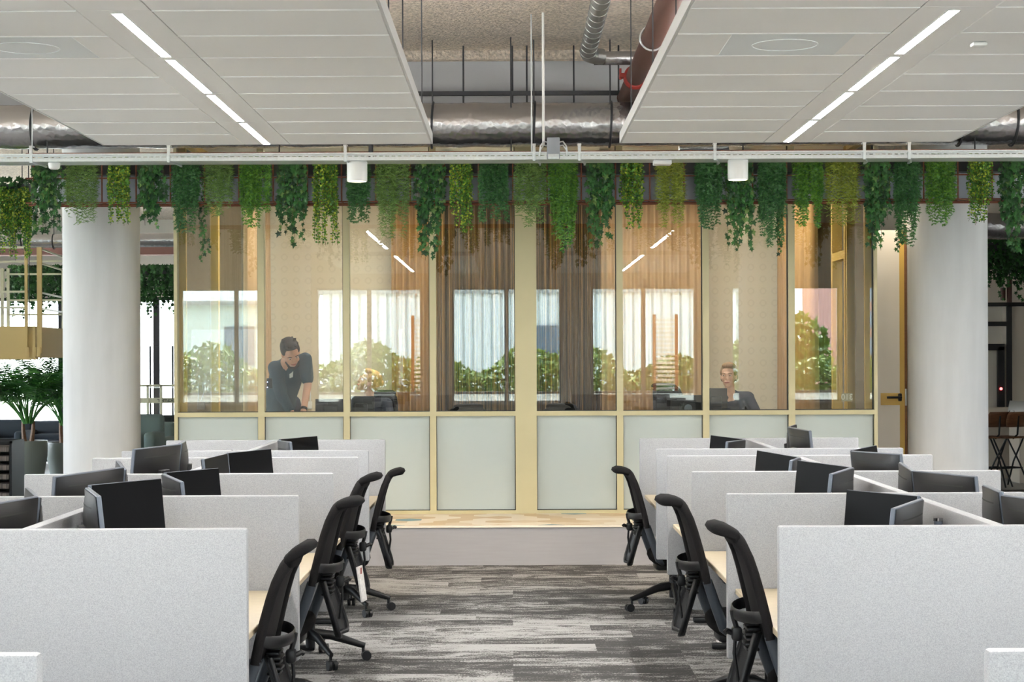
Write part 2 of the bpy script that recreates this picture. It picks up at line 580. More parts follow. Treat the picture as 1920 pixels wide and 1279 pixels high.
# wall behind the camera, with its row of windows
WZ0, WZ1 = 0.92, 3.05
OPEN = [(-11.3, -9.25), (-8.75, -6.7), (-6.15, -4.1), (-3.63, -1.68), (-1.108, .91), (1.48, 3.41), (4.08, 6.08), (6.63, 8.6), (9.1, 11.1)]
b = MB()
b.box(XL, XR, YB - .25, YB, 0, WZ0)
b.box(XL, XR, YB - .25, YB, WZ1, ZS)
xs = [XL] + [x for o in OPEN for x in o] + [XR]
for i in range(0, len(xs), 2):
    b.box(xs[i], xs[i+1], YB - .25, YB, WZ0, WZ1)
struct(b.build('wall_back', M['wall'], smooth=0))
wn = 0
def framed(name, axis, a0, a1, z0, z1, p, depth, fw, fmat, gmat, rails=(), stiles=(), gl_off=0.0):
    """a framed window in the plane y=p (axis 'x') or x=p (axis 'y') with its pane as a child"""
    b = MB()
    def bar(u0, u1, v0, v1):
        if axis == 'x': b.box(u0, u1, p - depth/2, p + depth/2, v0, v1)
        else: b.box(p - depth/2, p + depth/2, u0, u1, v0, v1)
    bar(a0, a0 + fw, z0, z1); bar(a1 - fw, a1, z0, z1)
    bar(a0 + fw, a1 - fw, z0, z0 + fw); bar(a0 + fw, a1 - fw, z1 - fw, z1)
    for r_ in rails: bar(a0 + fw, a1 - fw, r_[0], r_[1])
    for s_ in stiles: bar(s_[0], s_[1], z0 + fw, z1 - fw)
    f = struct(b.build(name, fmat, smooth=0))
    g = MB()
    q = p + gl_off
    if axis == 'x': g.box(a0 + fw*.6, a1 - fw*.6, q - .004, q + .004, z0 + fw*.6, z1 - fw*.6)
    else: g.box(q - .004, q + .004, a0 + fw*.6, a1 - fw*.6, z0 + fw*.6, z1 - fw*.6)
    g.build('pane', gmat, f, smooth=0)
    return f
for (a, c) in OPEN:
    wn += 1
    mid = (a + c) / 2 - (.0 if wn % 2 else -.0)
    framed('window_%d' % wn, 'x', a, c, WZ0, WZ1, YB - .14, .07, .03, M['galv'], M['wglass'], stiles=[(mid - .04, mid + .04)])
    portal(a, c, WZ0, WZ1, y=(YB - .2, 1))
b = MB(); b.box(XL, XR, YB - .05, YB + .16, WZ0 - .035, WZ0)
struct(b.build('trim_1', M['white'], smooth=0))

# side walls: long window bands
def band_wall(name, x, t, y0, y1, z0, z1, n):
    global wn
    b = MB()
    b.box(min(x, x+t), max(x, x+t), YB - .25, YF + .25, 0, z0)
    b.box(min(x, x+t), max(x, x+t), YB - .25, YF + .25, z1, ZS)
    b.box(min(x, x+t), max(x, x+t), YB - .25, y0, z0, z1)
    b.box(min(x, x+t), max(x, x+t), y1, YF + .25, z0, z1)
    struct(b.build(name, M['wall'], smooth=0))
    st = (y1 - y0) / n
    for i in range(n):
        wn += 1
        framed('window_%d' % wn, 'y', y0 + i*st, y0 + (i+1)*st, z0, z1, x + t*.5, .08, .05, M['dark'], M['wglass'])
    portal(y0, y1, z0, z1, x=(x + t*.6, 1 if t < 0 else -1))
band_wall('wall_left', XL, -.25, 3.0, 31.0, .4, 3.1, 12)
band_wall('wall_right', XR, .25, 1.0, 15.0, .9, 3.0, 6)
# far wall: windows on the left half, plain on the right
b = MB()
FX0, FX1 = -12.4, -3.2
b.box(XL, FX0, YF, YF + .25, 0, ZS); b.box(FX1, XR, YF, YF + .25, 0, ZS)
b.box(FX0, FX1, YF, YF + .25, 0, .25); b.box(FX0, FX1, YF, YF + .25, 2.95, ZS)
struct(b.build('wall_far', M['wall'], smooth=0))
for i in range(5):
    wn += 1
    st = (FX1 - FX0) / 5
    framed('window_%d' % wn, 'x', FX0 + i*st, FX0 + (i+1)*st, .25, 2.95, YF + .1, .09, .06, M['dark'], M['wglass'])
portal(FX0, FX1, .25, 2.95, y=(YF + .2, -1))

# ---- outside the windows behind the camera (seen mirrored in the glass front)
b = MB(); b.box(-60, 60, -60, 100, -.5, -.3)
struct(b.build('ground', M['ground'], smooth=0))
b = MB(); b.box(-20, 20, YB - 2.3, YB - .32, .5, .75)
struct(b.build('floor_bounce_slab', M['ground'], smooth=0))  # unseen pale slab, added to bounce sunlight up onto the ceiling rafts
b = MB(); b.box(-20, 20, -2.75, -2.55, -.3, 1.04); b.box(-20, 20, -2.8, -2.5, 1.04, 1.085, 1)
tag(struct(b.build('wall_outside', [M['ext_wall'], M['dark']], smooth=0)))
def leaf_cloud(n, fn, size, r, up=.4):
    b = MB()
    for _ in range(n):
        p = Vector(fn())
        d = Vector((r.gauss(0, 1), r.gauss(0, 1), r.gauss(0, 1) + up)).normalized()
        e = d.cross(Vector((r.gauss(0, 1), r.gauss(0, 1), r.gauss(0, 1)))).normalized()
        s_ = size * r.uniform(.6, 1.3)
        b.add([p - d*s_, p + e*s_*.45, p + d*s_, p - e*s_*.45], [(0, 1, 2, 3)])
    return b
r2 = random.Random(3)
def hedge_pt():
    x = r2.uniform(-9.5, 9.5)
    top = 1.78 + .2 * math.sin(x * 1.7) + .15 * math.sin(x * 4.1 + 1)
    z = r2.uniform(.2, 1) ** .8 * top
    return (x, -3.75 + r2.uniform(-.6, .6), z)
o = leaf_cloud(22000, hedge_pt, .085, r2).build('hedge', M['hedge'], smooth=0)
tag(o, 'leafy green hedge outside the windows mirrored in the glass front', 'hedge', kind='stuff')
# neighbouring building with ribbed white cladding
b = MB()
x = -4.4
while x < 6.0:
    b.box(x, x + .16, -9.0, -8.93, -.3, 3.25); x += .22
b.box(-4.4, 6.0, -11.0, -9.0, -.3, 3.25)
ob = b.build('neighbour_building', M['ext_wall'], smooth=0)
tag(ob, 'white ribbed metal building mirrored in the glass front', 'building')
MB().box(-4.5, 6.1, -11, -8.85, 3.25, 3.4).build('roof', M['roof'], ob, smooth=0)
MB().box(.1, 1.35, -8.93, -8.88, 1.6, 2.5).build('window', M['bluewin'], ob, smooth=0)
b = MB(); b.box(-16, -4.6, -9.4, -9.0, -.3, 3.05)
ob = b.build('neighbour_house', M['ext_green'], smooth=0)
tag(ob, 'pale green rendered house with grey tiled roof mirrored on the left', 'building')
MB().add([(-16.2,-8.8,3.0),(-4.5,-8.8,3.0),(-4.5,-10.6,3.9),(-16.2,-10.6,3.9),(-16.2,-8.8,3.1),(-4.5,-8.8,3.1),(-4.5,-10.6,4.0),(-16.2,-10.6,4.0)],
         [(0,3,2,1),(4,5,6,7),(0,1,5,4),(1,2,6,5),(2,3,7,6),(3,0,4,7)]).build('roof', M['roof'], ob, smooth=0)
MB().box(-6.7, -6.0, -9.0, -8.96, 1.6, 2.5).build('window', M['bluewin'], ob, smooth=0)
# brick tower far off and the tree in front of it
b = MB(); b.box(10.9, 16, -34, -28, -.3, 9)
ob = b.build('brick_tower', M['brick'], smooth=0)
tag(ob, 'pink brick tower block mirrored at the right end of the glass', 'building')
for k in range(8):
    for j in range(6):
        MB().box(11.15 + j*.75, 11.65 + j*.75, -28, -27.95, .9 + k*.9, 1.5 + k*.9).build('window', M['bluewin'], ob, smooth=0)
tr = thing('garden_tree', 'young green tree mirrored near the right end of the glass', 'tree', (6.0, -5.2, -.3))
MB().tube([(0,0,0),(.05,0,1.2),(0,.02,2.2)], [.07,.055,.03], 8).build('trunk', M['stem'], tr)
def tree_pt():
    d = Vector((r2.gauss(0,1), r2.gauss(0,1), r2.gauss(0,1))).normalized() * r2.random() ** .4
    return (d.x*.75, d.y*.7, 2.15 + d.z*.85)
leaf_cloud(1500, tree_pt, .11, r2).build('crown', M['tree'], tr, smooth=0)
# slatted timber screens beside the hedge
for (x, lab) in ((-1.75, 'slatted timber screen mirrored beside the dark curtain'), (3.05, 'slatted timber screen mirrored at the right room'), (-1.1, None)):
    if lab is None: continue
    t_ = thing('timber_screen', lab, 'garden screen', (x, -2.95, -.3))
    for sx_ in (-.22, .22): MB().box(sx_-.03, sx_+.03, -.03, .03, 0, 2.9).build('post', M['timber'], t_, smooth=0)
    b = MB()
    for k in range(30): b.box(-.22, .22, -.012, .012, .3 + k*.085, .345 + k*.085)
    b.build('slats', M['stone'], t_, smooth=0)

# ---- bulkhead above the meeting rooms, slab lip, podium
b = MB(); b.box(-4.6, 13, 15.55, 15.8, 3.78, ZS)
struct(b.build('wall_bulkhead', M['bulkhead'], smooth=0))
b = MB(); b.box(-4.6, 13, 15.45, 15.56, 4.37, ZS)
struct(b.build('trim_2', M['slab'], smooth=0))
b = MB(); b.box(-4.3, 4.4, YP, 21.0, 0, ZP - .004)
tag(struct(b.build('podium', M['podium'], smooth=0)), 'low white plywood podium carrying the glass meeting rooms', 'podium')
# hexagonal mosaic on the podium's front strip
b = MB()
rr = random.Random(11)
hs = .13
row = 0
y = YP - .05
while y < YG + .2:
    x = -4.4 + (hs * .866 if row % 2 else 0)
    while x < 4.8:
        pts = []
        for k in range(6):
            a = PI / 3 * k + PI / 6
            px_, py_ = x + hs*math.cos(a), y + hs*math.sin(a)
            pts.append((min(max(px_, -4.3), 4.4), min(max(py_, YP - .012), YG + .1), ZP))
        ys_ = [q[1] for q in pts]
        if max(ys_) - min(ys_) > .01:
            u = rr.random()
            b.add(pts, [tuple(range(6))], 3 if u < .055 else (0 if u < .42 else (1 if u < .72 else 2)))
        x += hs * 1.732
    row += 1
    y += hs * 1.5
b.box(-4.3, 4.4, YP - .012, YP, ZP - .018, ZP, 0)
struct(b.build('floor_mosaic', [M['tile_a'], M['tile_b'], M['tile_c'], M['tile_d']], smooth=0))

# ---- round concrete columns
def column(x, y, rad, lab):
    o = MB().lathe([(rad, 0), (rad, ZS)], (0, 0, 0), 64).build('column', M['concrete'], smooth=60, loc=(x, y, 0))
    tag(struct(o), lab, 'column')
cx0 = at(191, 671, 16.35).x; cx1 = at(1777, 671, 16.35).x
column(cx0, 16.35, .352, 'round white plastered column left of the glass front')
column(cx1, 16.35, .362, 'round white plastered column right of the door')
column(-3.05, 8.4, .35, 'round white column beside the left bench')
column(3.40, 8.4, .35, 'round white column beside the right bench')

# ---- glass front: eight bays, each a window of the setting
MUL = [328.5, 491, 650.5, 812, 972, 1000, 1161.5, 1322.5, 1483, 1643]
XM = [at(p, 671, YG).x for p in MUL]
ZT = 3.78
zr = (at(960, 779.5, YG).z, at(960, 771, YG).z)
bays = [(0,1),(1,2),(2,3),(3,4),(5,6),(6,7),(7,8),(8,9)]
def bay(i, a, c):
    global wn
    wn += 1
    hw = .029
    f = framed('window_%d' % wn, 'x', a - (hw*.0), c, ZP, ZT, YG, .11, hw, M['gold'], M['glass'], rails=[zr])
    bpy.data.objects.remove(kids(f)[0])
    g = MB(); g.box(a + .02, c - .02, YG - .004, YG + .004, zr[1] - .01, ZT - .02)
    g.build('pane', M['glass'], f, smooth=0)
    g = MB(); g.box(a + .02, c - .02, YG - .008, YG + .03, ZP + .02, zr[0] + .01)
    g.build('frosted_panel', M['frost'], f, smooth=0)
    k = MB()
    k.box(c - hw - .007, c - hw, YG - .02, YG + .02, zr[1], ZT - hw)
    k.box(c - hw - .007, c - hw, YG - .02, YG + .02, ZP + hw, zr[0])
    k.box(a + hw, c - hw, YG - .02, YG + .02, zr[1], zr[1] + .006)
    k.box(a + hw, c - hw, YG - .02, YG + .02, ZP + hw, ZP + hw + .006)
    k.box(a + hw, a + hw + .004, YG - .02, YG + .02, ZP + hw, zr[0])
    k.build('gasket', M['gasket'], f, smooth=0)
    return f
for i, (p, q) in enumerate(bays):
    bay(i, XM[p], XM[q])
xa, xb = XM[4], XM[5]
b = MB(); b.box(xa, xb, YG - .055, YG + .1, ZP, ZT)
struct(b.build('trim_3', M['gold'], smooth=0))
RX0, RX1 = XM[0], XM[9]
b = MB(); b.box(xa + .02, xb - .02, YG + .1, 20.6, ZP, ZT)
struct(b.build('wall_partition', M['wallpaper'], smooth=0))
for (a0_, a1_) in ((YG + .06, 17.9), (17.9, 20.6)):
    wn += 1
    framed('window_%d' % wn, 'y', a0_, a1_, ZP, ZT, RX0 + .05, .08, .05, M['yellow'], M['glass'])
for (a0_, a1_) in ((YG + .06, 16.98), (17.72, 20.6)):
    wn += 1
    framed('window_%d' % wn, 'y', a0_, a1_, ZP, ZT, RX1 - .05, .08, .045, M['yellow'], M['glass'])
# open doorway of the right room in its side wall
b = MB()
b.box(RX1 - .1, RX1, 16.98, 17.05, ZP, ZT); b.box(RX1 - .1, RX1, 17.65, 17.72, ZP, ZT); b.box(RX1 - .1, RX1, 17.05, 17.65, 2.7, 2.78)
struct(b.build('door_1', M['yellow'], smooth=0))
b = MB(); b.box(-3.2, 4.3, 20.6, 20.75, 0, ZS)
struct(b.build('wall_meeting', M['wallpaper'], smooth=0))
b = MB(); b.box(RX0, RX1, YG - .05, 20.6, ZT, ZT + .1)
struct(b.build('ceiling_meeting', M['wall'], smooth=0))
# door leaf and jamb between the glass front and the right column
YD = 16.75
xd0, xd1, xd2, xd3 = at(1652,0,YD).x, at(1684,0,YD).x, at(1693,0,YD).x, at(1698,0,YD).x
b = MB(); b.box(xd0 - .1, xd1, YD, YD + .045, ZP, 2.95)
d = struct(b.build('door_2', M['wall'], smooth=0))
MB().box(xd1, xd2, YD - .004, YD + .05, ZP, 2.95).build('door_edge', M['yellow'], d, smooth=0)
MB().box(xd2, xd3, YD, YD + .12, ZP, 2.95).build('door_seal', M['walnut'], d, smooth=0)
z0 = at(1676, 745, YD).z
MB().box(xd0 - .02, xd2 - .02, YD - .003, YD, z0 - .075, z0 - .02 + .06).build('push_band', M['yellow'], d, smooth=0)
hb = MB()
hx = at(1687, 745, YD).x
hb.rbox((hx, YD - .012, z0), (.036, .022, .075), .01)
hb.tube([(hx, YD - .03, z0), (hx, YD - .06, z0), (hx - .03, YD - .066, z0), (hx - .135, YD - .066, z0)], .0105, 10)
hb.build('door_handle', M['black'], d)
MB().rbox((xd2 + .012, YD - .006, z0), (.018, .008, .16), .002).build('lock_plate', M['galv'], d)
b = MB(); b.box(xd3, 4.2, YD + .02, YD + .2, 0, ZS)
b.box(xd3 + .005, at(1712,0,16.6).x, YD - .12, YD + .02, ZP, ZS)
struct(b.build('wall_door', M['wall'], smooth=0))
# 310 on the right room's side glass, HUISKAMER band far left: mirrored lettering, seen from behind
def lettering(name, txt, size, loc, m, parent=None, mirror=True, rot=(PI/2, 0, 0)):
    cu = bpy.data.curves.new(name, 'FONT')
    cu.body = txt; cu.size = size; cu.align_x = 'CENTER'; cu.align_y = 'CENTER'; cu.extrude = .001
    cu.offset = .001
    o = bpy.data.objects.new(name, cu)
    col.objects.link(o)
    dg = bpy.context.evaluated_depsgraph_get()
    me = bpy.data.meshes.new_from_object(o.evaluated_get(dg))
    bpy.data.objects.remove(o)
    if mirror:
        for v_ in me.vertices: v_.co.x = -v_.co.x
        me.flip_normals()
    me.materials.clear(); me.materials.append(m)
    o = bpy.data.objects.new(name, me)
    col.objects.link(o)
    o.location = loc; o.rotation_euler = rot
    if parent is not None: o.parent = parent
    return o

# curtains: folded sheets
def curtain(name, p0, p1, z0, z1, n, amp, m, lab, gather=0.0):
    p0, p1 = Vector(p0), Vector(p1)
    d = (p1 - p0); L = d.length; d.normalize()
    nrm = Vector((-d.y, d.x))
    K = n * 8
    b = MB(); vs = []; fs = []
    rr = random.Random(len(lab) + n)
    ph = [rr.uniform(.7, 1.3) for _ in range(n + 2)]
    for lvl in (0, .33, .66, 1):
        z = z0 + (z1 - z0) * lvl
        for i in range(K + 1):
            u = i / K
            k = int(u * n)
            a = math.sin(u * n * 2 * PI) * amp * ph[k]
            pull = 1 - gather * (1 - lvl) * .5
            q = p0 + d * (L * u * pull) + nrm * (a * (1 - .3*lvl))
            vs.append((q.x, q.y, z))
    for l in range(3):
        for i in range(K):
            a0 = l*(K+1) + i
            fs.append((a0, a0+1, a0+K+2, a0+K+1))
    b.add(vs, fs)
    o = b.build(name, m, smooth=180)
    md = o.modifiers.new('thick', 'SOLIDIFY'); md.thickness = .004
    tag(o, lab, 'curtain')
    return o
cz0, cz1 = ZP + .02, ZT - .02
def cx(px, Y): return at(px, 671, Y).x
curtain('curtain', (RX0 + .22, 19.0), (RX0 + .22, 20.5), cz0, cz1, 9, .06, M['cur_tan'], 'tan curtain along the left end wall of the left meeting room')
curtain('curtain', (cx(735, 20.35), 20.35), (cx(822, 20.35), 20.35), cz0, cz1, 7, .045, M['cur_gold'], 'pale tan curtain gathered behind the seated blond person')
curtain('curtain', (cx(822, 20.2), 20.2), (cx(966, 20.2), 20.2), cz0, cz1, 12, .05, M['cur_dark'], 'dark olive curtain left of the thick middle post')
curtain('curtain', (cx(1002, 20.2), 20.2), (cx(1128, 20.2), 20.2), cz0, cz1, 11, .05, M['cur_dark'], 'dark olive curtain right of the thick middle post')
curtain('curtain', (cx(1128, 20.35), 20.35), (cx(1320, 20.35), 20.35), cz0, cz1, 13, .04, M['cur_tan'], 'light tan curtain across the back of the right meeting room')
curtain('curtain', (RX1 - .22, 17.95), (RX1 - .22, 20.4), cz0, cz1, 13, .06, M['cur_gold'], 'ochre curtain along the right end wall of the right meeting room')

# downlight in the recess above the door
dn = thing('downlight', 'small recessed downlight above the door right of the glass front', 'ceiling light', (3.56, 16.35, 3.5))
MB().lathe([(.05, 0), (.055, 0), (.055, .06), (0, .06)], n=24).build('housing', M['white'], dn)
MB().lathe([(0, .012), (.045, .012)], n=24).build('lamp', M['warm_lamp'], dn)
MB().cyl((0, 0, .06), (0, 0, ZS - 3.504), .006, 6).build('cord', M['white'], dn)
l_ = bpy.data.lights.new('spot_light', 'SPOT'); l_.energy = 15; l_.color = (1.0, .86, .66); l_.spot_size = R(110); l_.spot_blend = .6; l_.shadow_soft_size = .05
lo_ = bpy.data.objects.new('spot_light', l_); col.objects.link(lo_); lo_.parent = dn; lo_.location = (0, 0, -.02); lo_.rotation_euler = (R(8), 0, 0)

# ================================================================== CEILING RAFTS AND LIGHTS
ZR = 3.265
def raft(x0, x1, y1, n, lx, tile=.6, lab='', vents=(), wires=()):
    """suspended raft of metal planks, split by a band that carries the lights"""
    root = thing('ceiling_raft', lab, 'ceiling panel', (0, 0, 0), 0, None)
    b = MB()
    hb_ = .16
    for k in range(n):
        ya, yb = y1 - (k + 1)*tile, y1 - k*tile
        for (a, c) in ((x0, lx - hb_), (lx + hb_, x1)):
            b.rbox(((a + c)/2, (ya + yb)/2, ZR + .015), (c - a - .003, tile - .005, .03), .004, seg=1)
            b.box(a + .004, c - .004, ya + .003, ya + .007, ZR - .0035, ZR + .004)
    b.build('metal_planks', M['panel_white'], root, smooth=0)
    b = MB()
    for k in range(n // 2 + n % 2):
        ya, yb = max(y1 - (2*k + 2)*tile, y1 - n*tile), y1 - 2*k*tile
        b.box(lx - hb_ + .002, lx + hb_ - .002, ya + .002, yb - .002, ZR + .001, ZR + .03)
    b.build('light_band', M['panel_white'], root, smooth=0)
    MB().box(lx - .05, lx + .05, y1 - n*tile + .1, y1 - .1, ZR + .05, ZR + .07).build('fill_strip', M['fill_strip'], root, smooth=0)  # unseen glowing strip, added on top of the raft to brighten the slab
    b = MB()
    y0 = y1 - n*tile
    b.box(x0 - .012, x0, y0, y1, ZR, ZR + .075); b.box(x1, x1 + .012, y0, y1, ZR, ZR + .075)
    b.box(x0 - .012, x1 + .012, y1, y1 + .012, ZR, ZR + .075); b.box(x0 - .012, x1 + .012, y0 - .012, y0, ZR, ZR + .075)
    b.build('side_trim', M['panel_side'], root, smooth=0)
    for (vx, vy) in vents:
        v_ = MB(); v_.box(vx - .29, vx + .29, vy - .285, vy + .285, ZR - .002, ZR + .004)
        vo = v_.build('air_diffuser', M['vent'], root, smooth=0)
        MB().lathe([(.155, .002), (.155, -.004), (.16, -.004), (.16, .002)], (vx, vy, ZR - .001), 40).build('diffuser_ring', M['vent'], vo)
    for (wx, wy) in wires:
        MB().cyl((wx, wy, ZR + .03), (wx, wy, ZS - .004), .004, 6).build('suspension_wire', M['dark'], root)
    return root
def strip_light(x, y0, y1, lab, grp):
    f = MB()
    f.box(x - .028, x - .0225, y0, y1, ZR - .002, ZR + .002); f.box(x + .0225, x + .028, y0, y1, ZR - .002, ZR + .002)
    f.box(x - .028, x + .028, y0 - .005, y0, ZR - .002, ZR + .002); f.box(x - .028, x + .028, y1, y1 + .005, ZR - .002, ZR + .002)
    o = f.build('linear_light', M['white'], smooth=0)
    tag(o, lab, 'ceiling light', grp)
    MB().box(x - .0225, x + .0225, y0, y1, ZR - .0015, ZR + .001).build('diffuser', M['lamp'], o, smooth=0)
Y1 = 12.44
rl0, rl1 = at(195, 268, Y1).x, at(808, 266, Y1).x
rr0, rr1 = at(1165, 262, Y1).x, at(1783, 262, Y1).x
ll, lr = at(501, 266, Y1).x, at(1474, 262, Y1).x
raft(rl0, rl1, Y1, 9, ll, lab='white suspended ceiling raft over the left bench of desks',
     vents=[(-2.35, Y1 - 6.5*.6)], wires=[(rl1 - .02, 9.56), (rl1 - .02, 8.46), (rl1 - .02, 11.6), (rl0 + .02, 11.6)])
raft(rr0, rr1, Y1, 9, lr, lab='white suspended ceiling raft over the right bench of desks',
     vents=[(1.33, Y1 - 6.5*.6)], wires=[(rr0 + .02, 9.9), (rr0 + .02, 8.5), (rr0 + .02, 11.7), (rr1 - .02, 11.6)])
raft(rl0, rl1, 6.0, 9, ll, lab='white ceiling raft above the camera on the left')
raft(rr0, rr1, 6.0, 9, lr, lab='white ceiling raft above the camera on the right')
raft(-7.2, -4.9, Y1, 9, -6.05, lab='white ceiling raft beyond the left bench')
raft(5.1, 7.4, Y1, 9, 6.25, lab='white ceiling raft beyond the right bench')
MB().rbox((at(1835, 78, 8.5).x, 8.5, ZR - .012), (.07, .07, .02), .008).build('sprinkler', M['white'])
tag(bpy.data.objects['sprinkler'], 'small white sprinkler rosette on the right ceiling raft', 'sprinkler')
for (x, side) in ((ll, 'left'), (lr, 'right')):
    for k in range(4):
        ya = Y1 - .03 - k*1.2
        strip_light(x, ya - 1.10, ya, '%s linear light from the far end of the %s ceiling raft' % (ORD[k], side), 'linear lights in the ceiling rafts')
    for k in range(4):
        ya = 6.0 - .03 - k*1.2
        strip_light(x, ya - 1.10, ya, '%s linear light of the %s raft above the camera' % (ORD[k], side), 'linear lights above the camera')
for (x, side) in ((-6.05, 'left'), (6.25, 'right')):
    for k in range(4):
        ya = Y1 - .03 - k*1.2
        strip_light(x, ya - 1.10, ya, '%s linear light of the raft beyond the %s bench' % (ORD[k], side), 'linear lights of the outer rafts')

# ================================================================== DUCTS, PIPES, RODS ABOVE
DY, DZ, DR = 14.92, 3.725, .186
duct = thing('air_duct', 'large foil-wrapped round air duct running across above the planter', 'air duct')
prof = []
b = MB()
pts = [(-9 + k*.15, DY + .004*math.sin(k*1.7), DZ + .004*math.sin(k*2.3)) for k in range(127)]
b.tube(pts, [DR*(1 + .012*math.sin(k*.9)*math.sin(k*.37)) for k in range(127)], 40)
b.build('foil_tube', M['foil'], duct, smooth=60)
for p in (70, 525/3+640 - 2, 1003, 1146, 1800, 1900):
    x = cx(p, DY)
    b = MB()
    ring = [(x + .008*math.sin(a), DY + (DR + .008)*math.cos(a), DZ + (DR + .008)*math.sin(a)) for a in [2*PI*k/28 for k in range(28)]]
    b.tube(ring, .010, 6, closed=True)
    b.cyl((x, DY, DZ + DR), (x, DY, ZS - .004), .006, 6)
    b.build('strap', M['dark'], duct)
d2 = thing('air_duct', 'smaller foil duct below the big duct near the right spotlight', 'air duct')
MB().tube([(cx(1275, 15.2), 15.2, 3.55), (cx(1300, 15.2), 15.2, 3.56), (cx(1358, 15.2), 15.2, 3.56), (cx(1366, 15.2), 15.2, 3.57)], [.05, .062, .062, .05], 20).build('foil_tube', M['foil'], d2)
for p in (1290, 1350): MB().cyl((cx(p, 15.2), 15.2, 3.6), (cx(p, 15.2), 15.2, ZS - .004), .005, 6).build('hanger', M['dark'], d2)
b = MB()
b.box(cx(780, 15.2), cx(1208, 15.2), 15.18, 15.22, at(990, 179, 15.2).z, at(990, 171, 15.2).z)
o = b.build('strut_rail', M['dark'], smooth=0); tag(o, 'black strut rail hung across above the foil duct', 'support rail')
for p in (871, 963, 990, 1078, 1162):
    x = cx(p, 15.2)
    MB().cyl((x, 15.2, 3.9), (x, 15.2, ZS - .004), .0075, 6).build('threaded_rod', M['dark'], o)
# spiral duct running towards the camera, elbow and horizontal leg
sp_ = thing('spiral_duct', 'grey spiral duct under the slab turning to the right', 'air duct')
zc, rc = 4.27, .066
xs_ = cx(1103, 14.7)
b = MB()
P = [(cx(1103, 14.7), 7.0, zc), (xs_, 14.55, zc)]
b.tube(P, rc, 24)
for k in range(34):
    y = 7.2 + k*.22
    ring = [(xs_ + (rc + .002)*math.cos(a), y + .03*math.sin(a), zc + (rc + .002)*math.sin(a)) for a in [2*PI*j/20 for j in range(20)]]
    b.tube(ring, .0035, 5, closed=True)
b.build('spiral_tube', M['spiral'], sp_)
el = [(xs_, 14.5, zc), (xs_ + .01, 14.62, zc), (xs_ + .05, 14.70, zc), (xs_ + .13, 14.74, zc)]
MB().tube(el, rc, 24).build('elbow', M['spiral'], sp_)
MB().tube([(xs_ + .06, 14.76, zc - .01), (2.4, 14.76, zc - .01)], .058, 24).build('foil_leg', M['foil'], sp_)
# brown pipe with red clamp
bp = thing('brown_pipe', 'brown cast iron pipe sloping away under the slab', 'pipe')
xp, zp = 1.0, 4.0
MB().tube([(xp, 6.5, zp), (xp, 15.25, zp)], .076, 24).build('pipe_tube', M['pipe'], bp)
MB().lathe([(.06, 0), (.082, .0), (.082, .03), (.06, .03)], (0, 0, 0), 24, M=Matrix.Translation((xp, 15.24, zp)) @ Matrix.Rotation(-PI/2, 4, 'X')).build('pipe_end', M['pipe'], bp)
b = MB()
for yy in (14.1, 14.16):
    ring = [(xp + .082*math.cos(a), yy, zp + .082*math.sin(a)) for a in [2*PI*j/24 for j in range(24)]]
    b.tube(ring, .014, 6, closed=True)
for s_ in (-1, 1):
    b.rbox((xp + s_*.105, 14.13, zp + .01), (.05, .09, .035), .006); b.cyl((xp + s_*.12, 14.13, zp - .02), (xp + s_*.12, 14.13, zp + .07), .009, 8)
b.build('pipe_clamp', M['red'], bp)
for yy in (12.4, 10.2):
    ring = [(xp + .088*math.cos(a), yy, zp + .088*math.sin(a)) for a in [2*PI*j/24 for j in range(24)]]
    MB().tube(ring, .007, 6, closed=True).cyl((xp + .09, yy, zp + .02), (xp + .09, yy, ZS - .004), .005, 6).build('pipe_hanger', M['galv'], bp)
# slab fixings, conduit
TY = 13.7
b = MB(); x = cx(1021, TY)
b.cyl((x, TY + .05, at(1021, 265, TY).z - .03), (x, TY + .05, ZS - .004), .0105, 12)
o = b.build('conduit', M['white'], smooth=60); tag(o, 'white vertical conduit dropping from the slab to the junction box', 'conduit')
b = MB(); x = cx(999, TY)
b.cyl((x, TY + .12, 3.36), (x, TY + .12, ZS - .004), .006, 8)
o = b.build('hanger_rod', M['galv']); tag(o, 'thin steel hanger rod left of the white conduit', 'rod')

# ================================================================== CABLE TRAY
tz0, tz1 = at(960, 299.5, TY).z, at(960, 285, TY).z
TD = .26
tray = thing('cable_tray', 'long galvanised cable tray with slotted side above the hanging plants', 'cable tray')
hx0, hx1 = -5.2, 5.2
b = MB()
b.box(hx0, hx1, TY + TD, TY + TD + .004, tz0, tz1)
b.box(hx0, hx1, TY, TY + TD, tz0, tz0 + .003)
hzt = tz1 - .026; hzb = tz1 - .034
b.box(hx0, hx1, TY, TY + .003, tz0 + .003, hzb); b.box(hx0, hx1, TY, TY + .003, hzt, tz1 - .013)
b.box(hx0, hx1, TY - .012, TY + .003, tz1 - .013, tz1)
b.box(hx0, hx1, TY - .003, TY, tz1 - .021, tz1 - .017)
x = hx0
while x < hx1:
    b.box(x, x + .018, TY, TY + .003, hzb, hzt); x += .0483
b.build('slotted_tray', M['galv'], tray, smooth=0)
MB().box(hx0, hx1, TY + .05, TY + .2, tz0 + .004, tz0 + .02).build('cables', M['dark'], tray, smooth=0)
for p in (60, 318, 649, 1003, 1088, 1342, 1622, 1706):
    x = cx(p, TY)
    b = MB()
    b.rbox((x, TY - .006, tz1 - .005), (.024, .01, .13), .002)
    b.tube([(x, TY - .006, tz0 - .004), (x + .05, TY + .15, tz0 - .012), (x + .05, TY + TD, tz0 - .012)], .010, 4)
    b.rbox((x, TY + .02, tz1 + .058), (.03, .06, .012), .002)
    if p in (60, 1342): b.cyl((x, TY + .03, tz1 + .05), (x, TY + .03, ZS - .004), .0045, 6)
    b.build('bracket', M['galv'], tray)
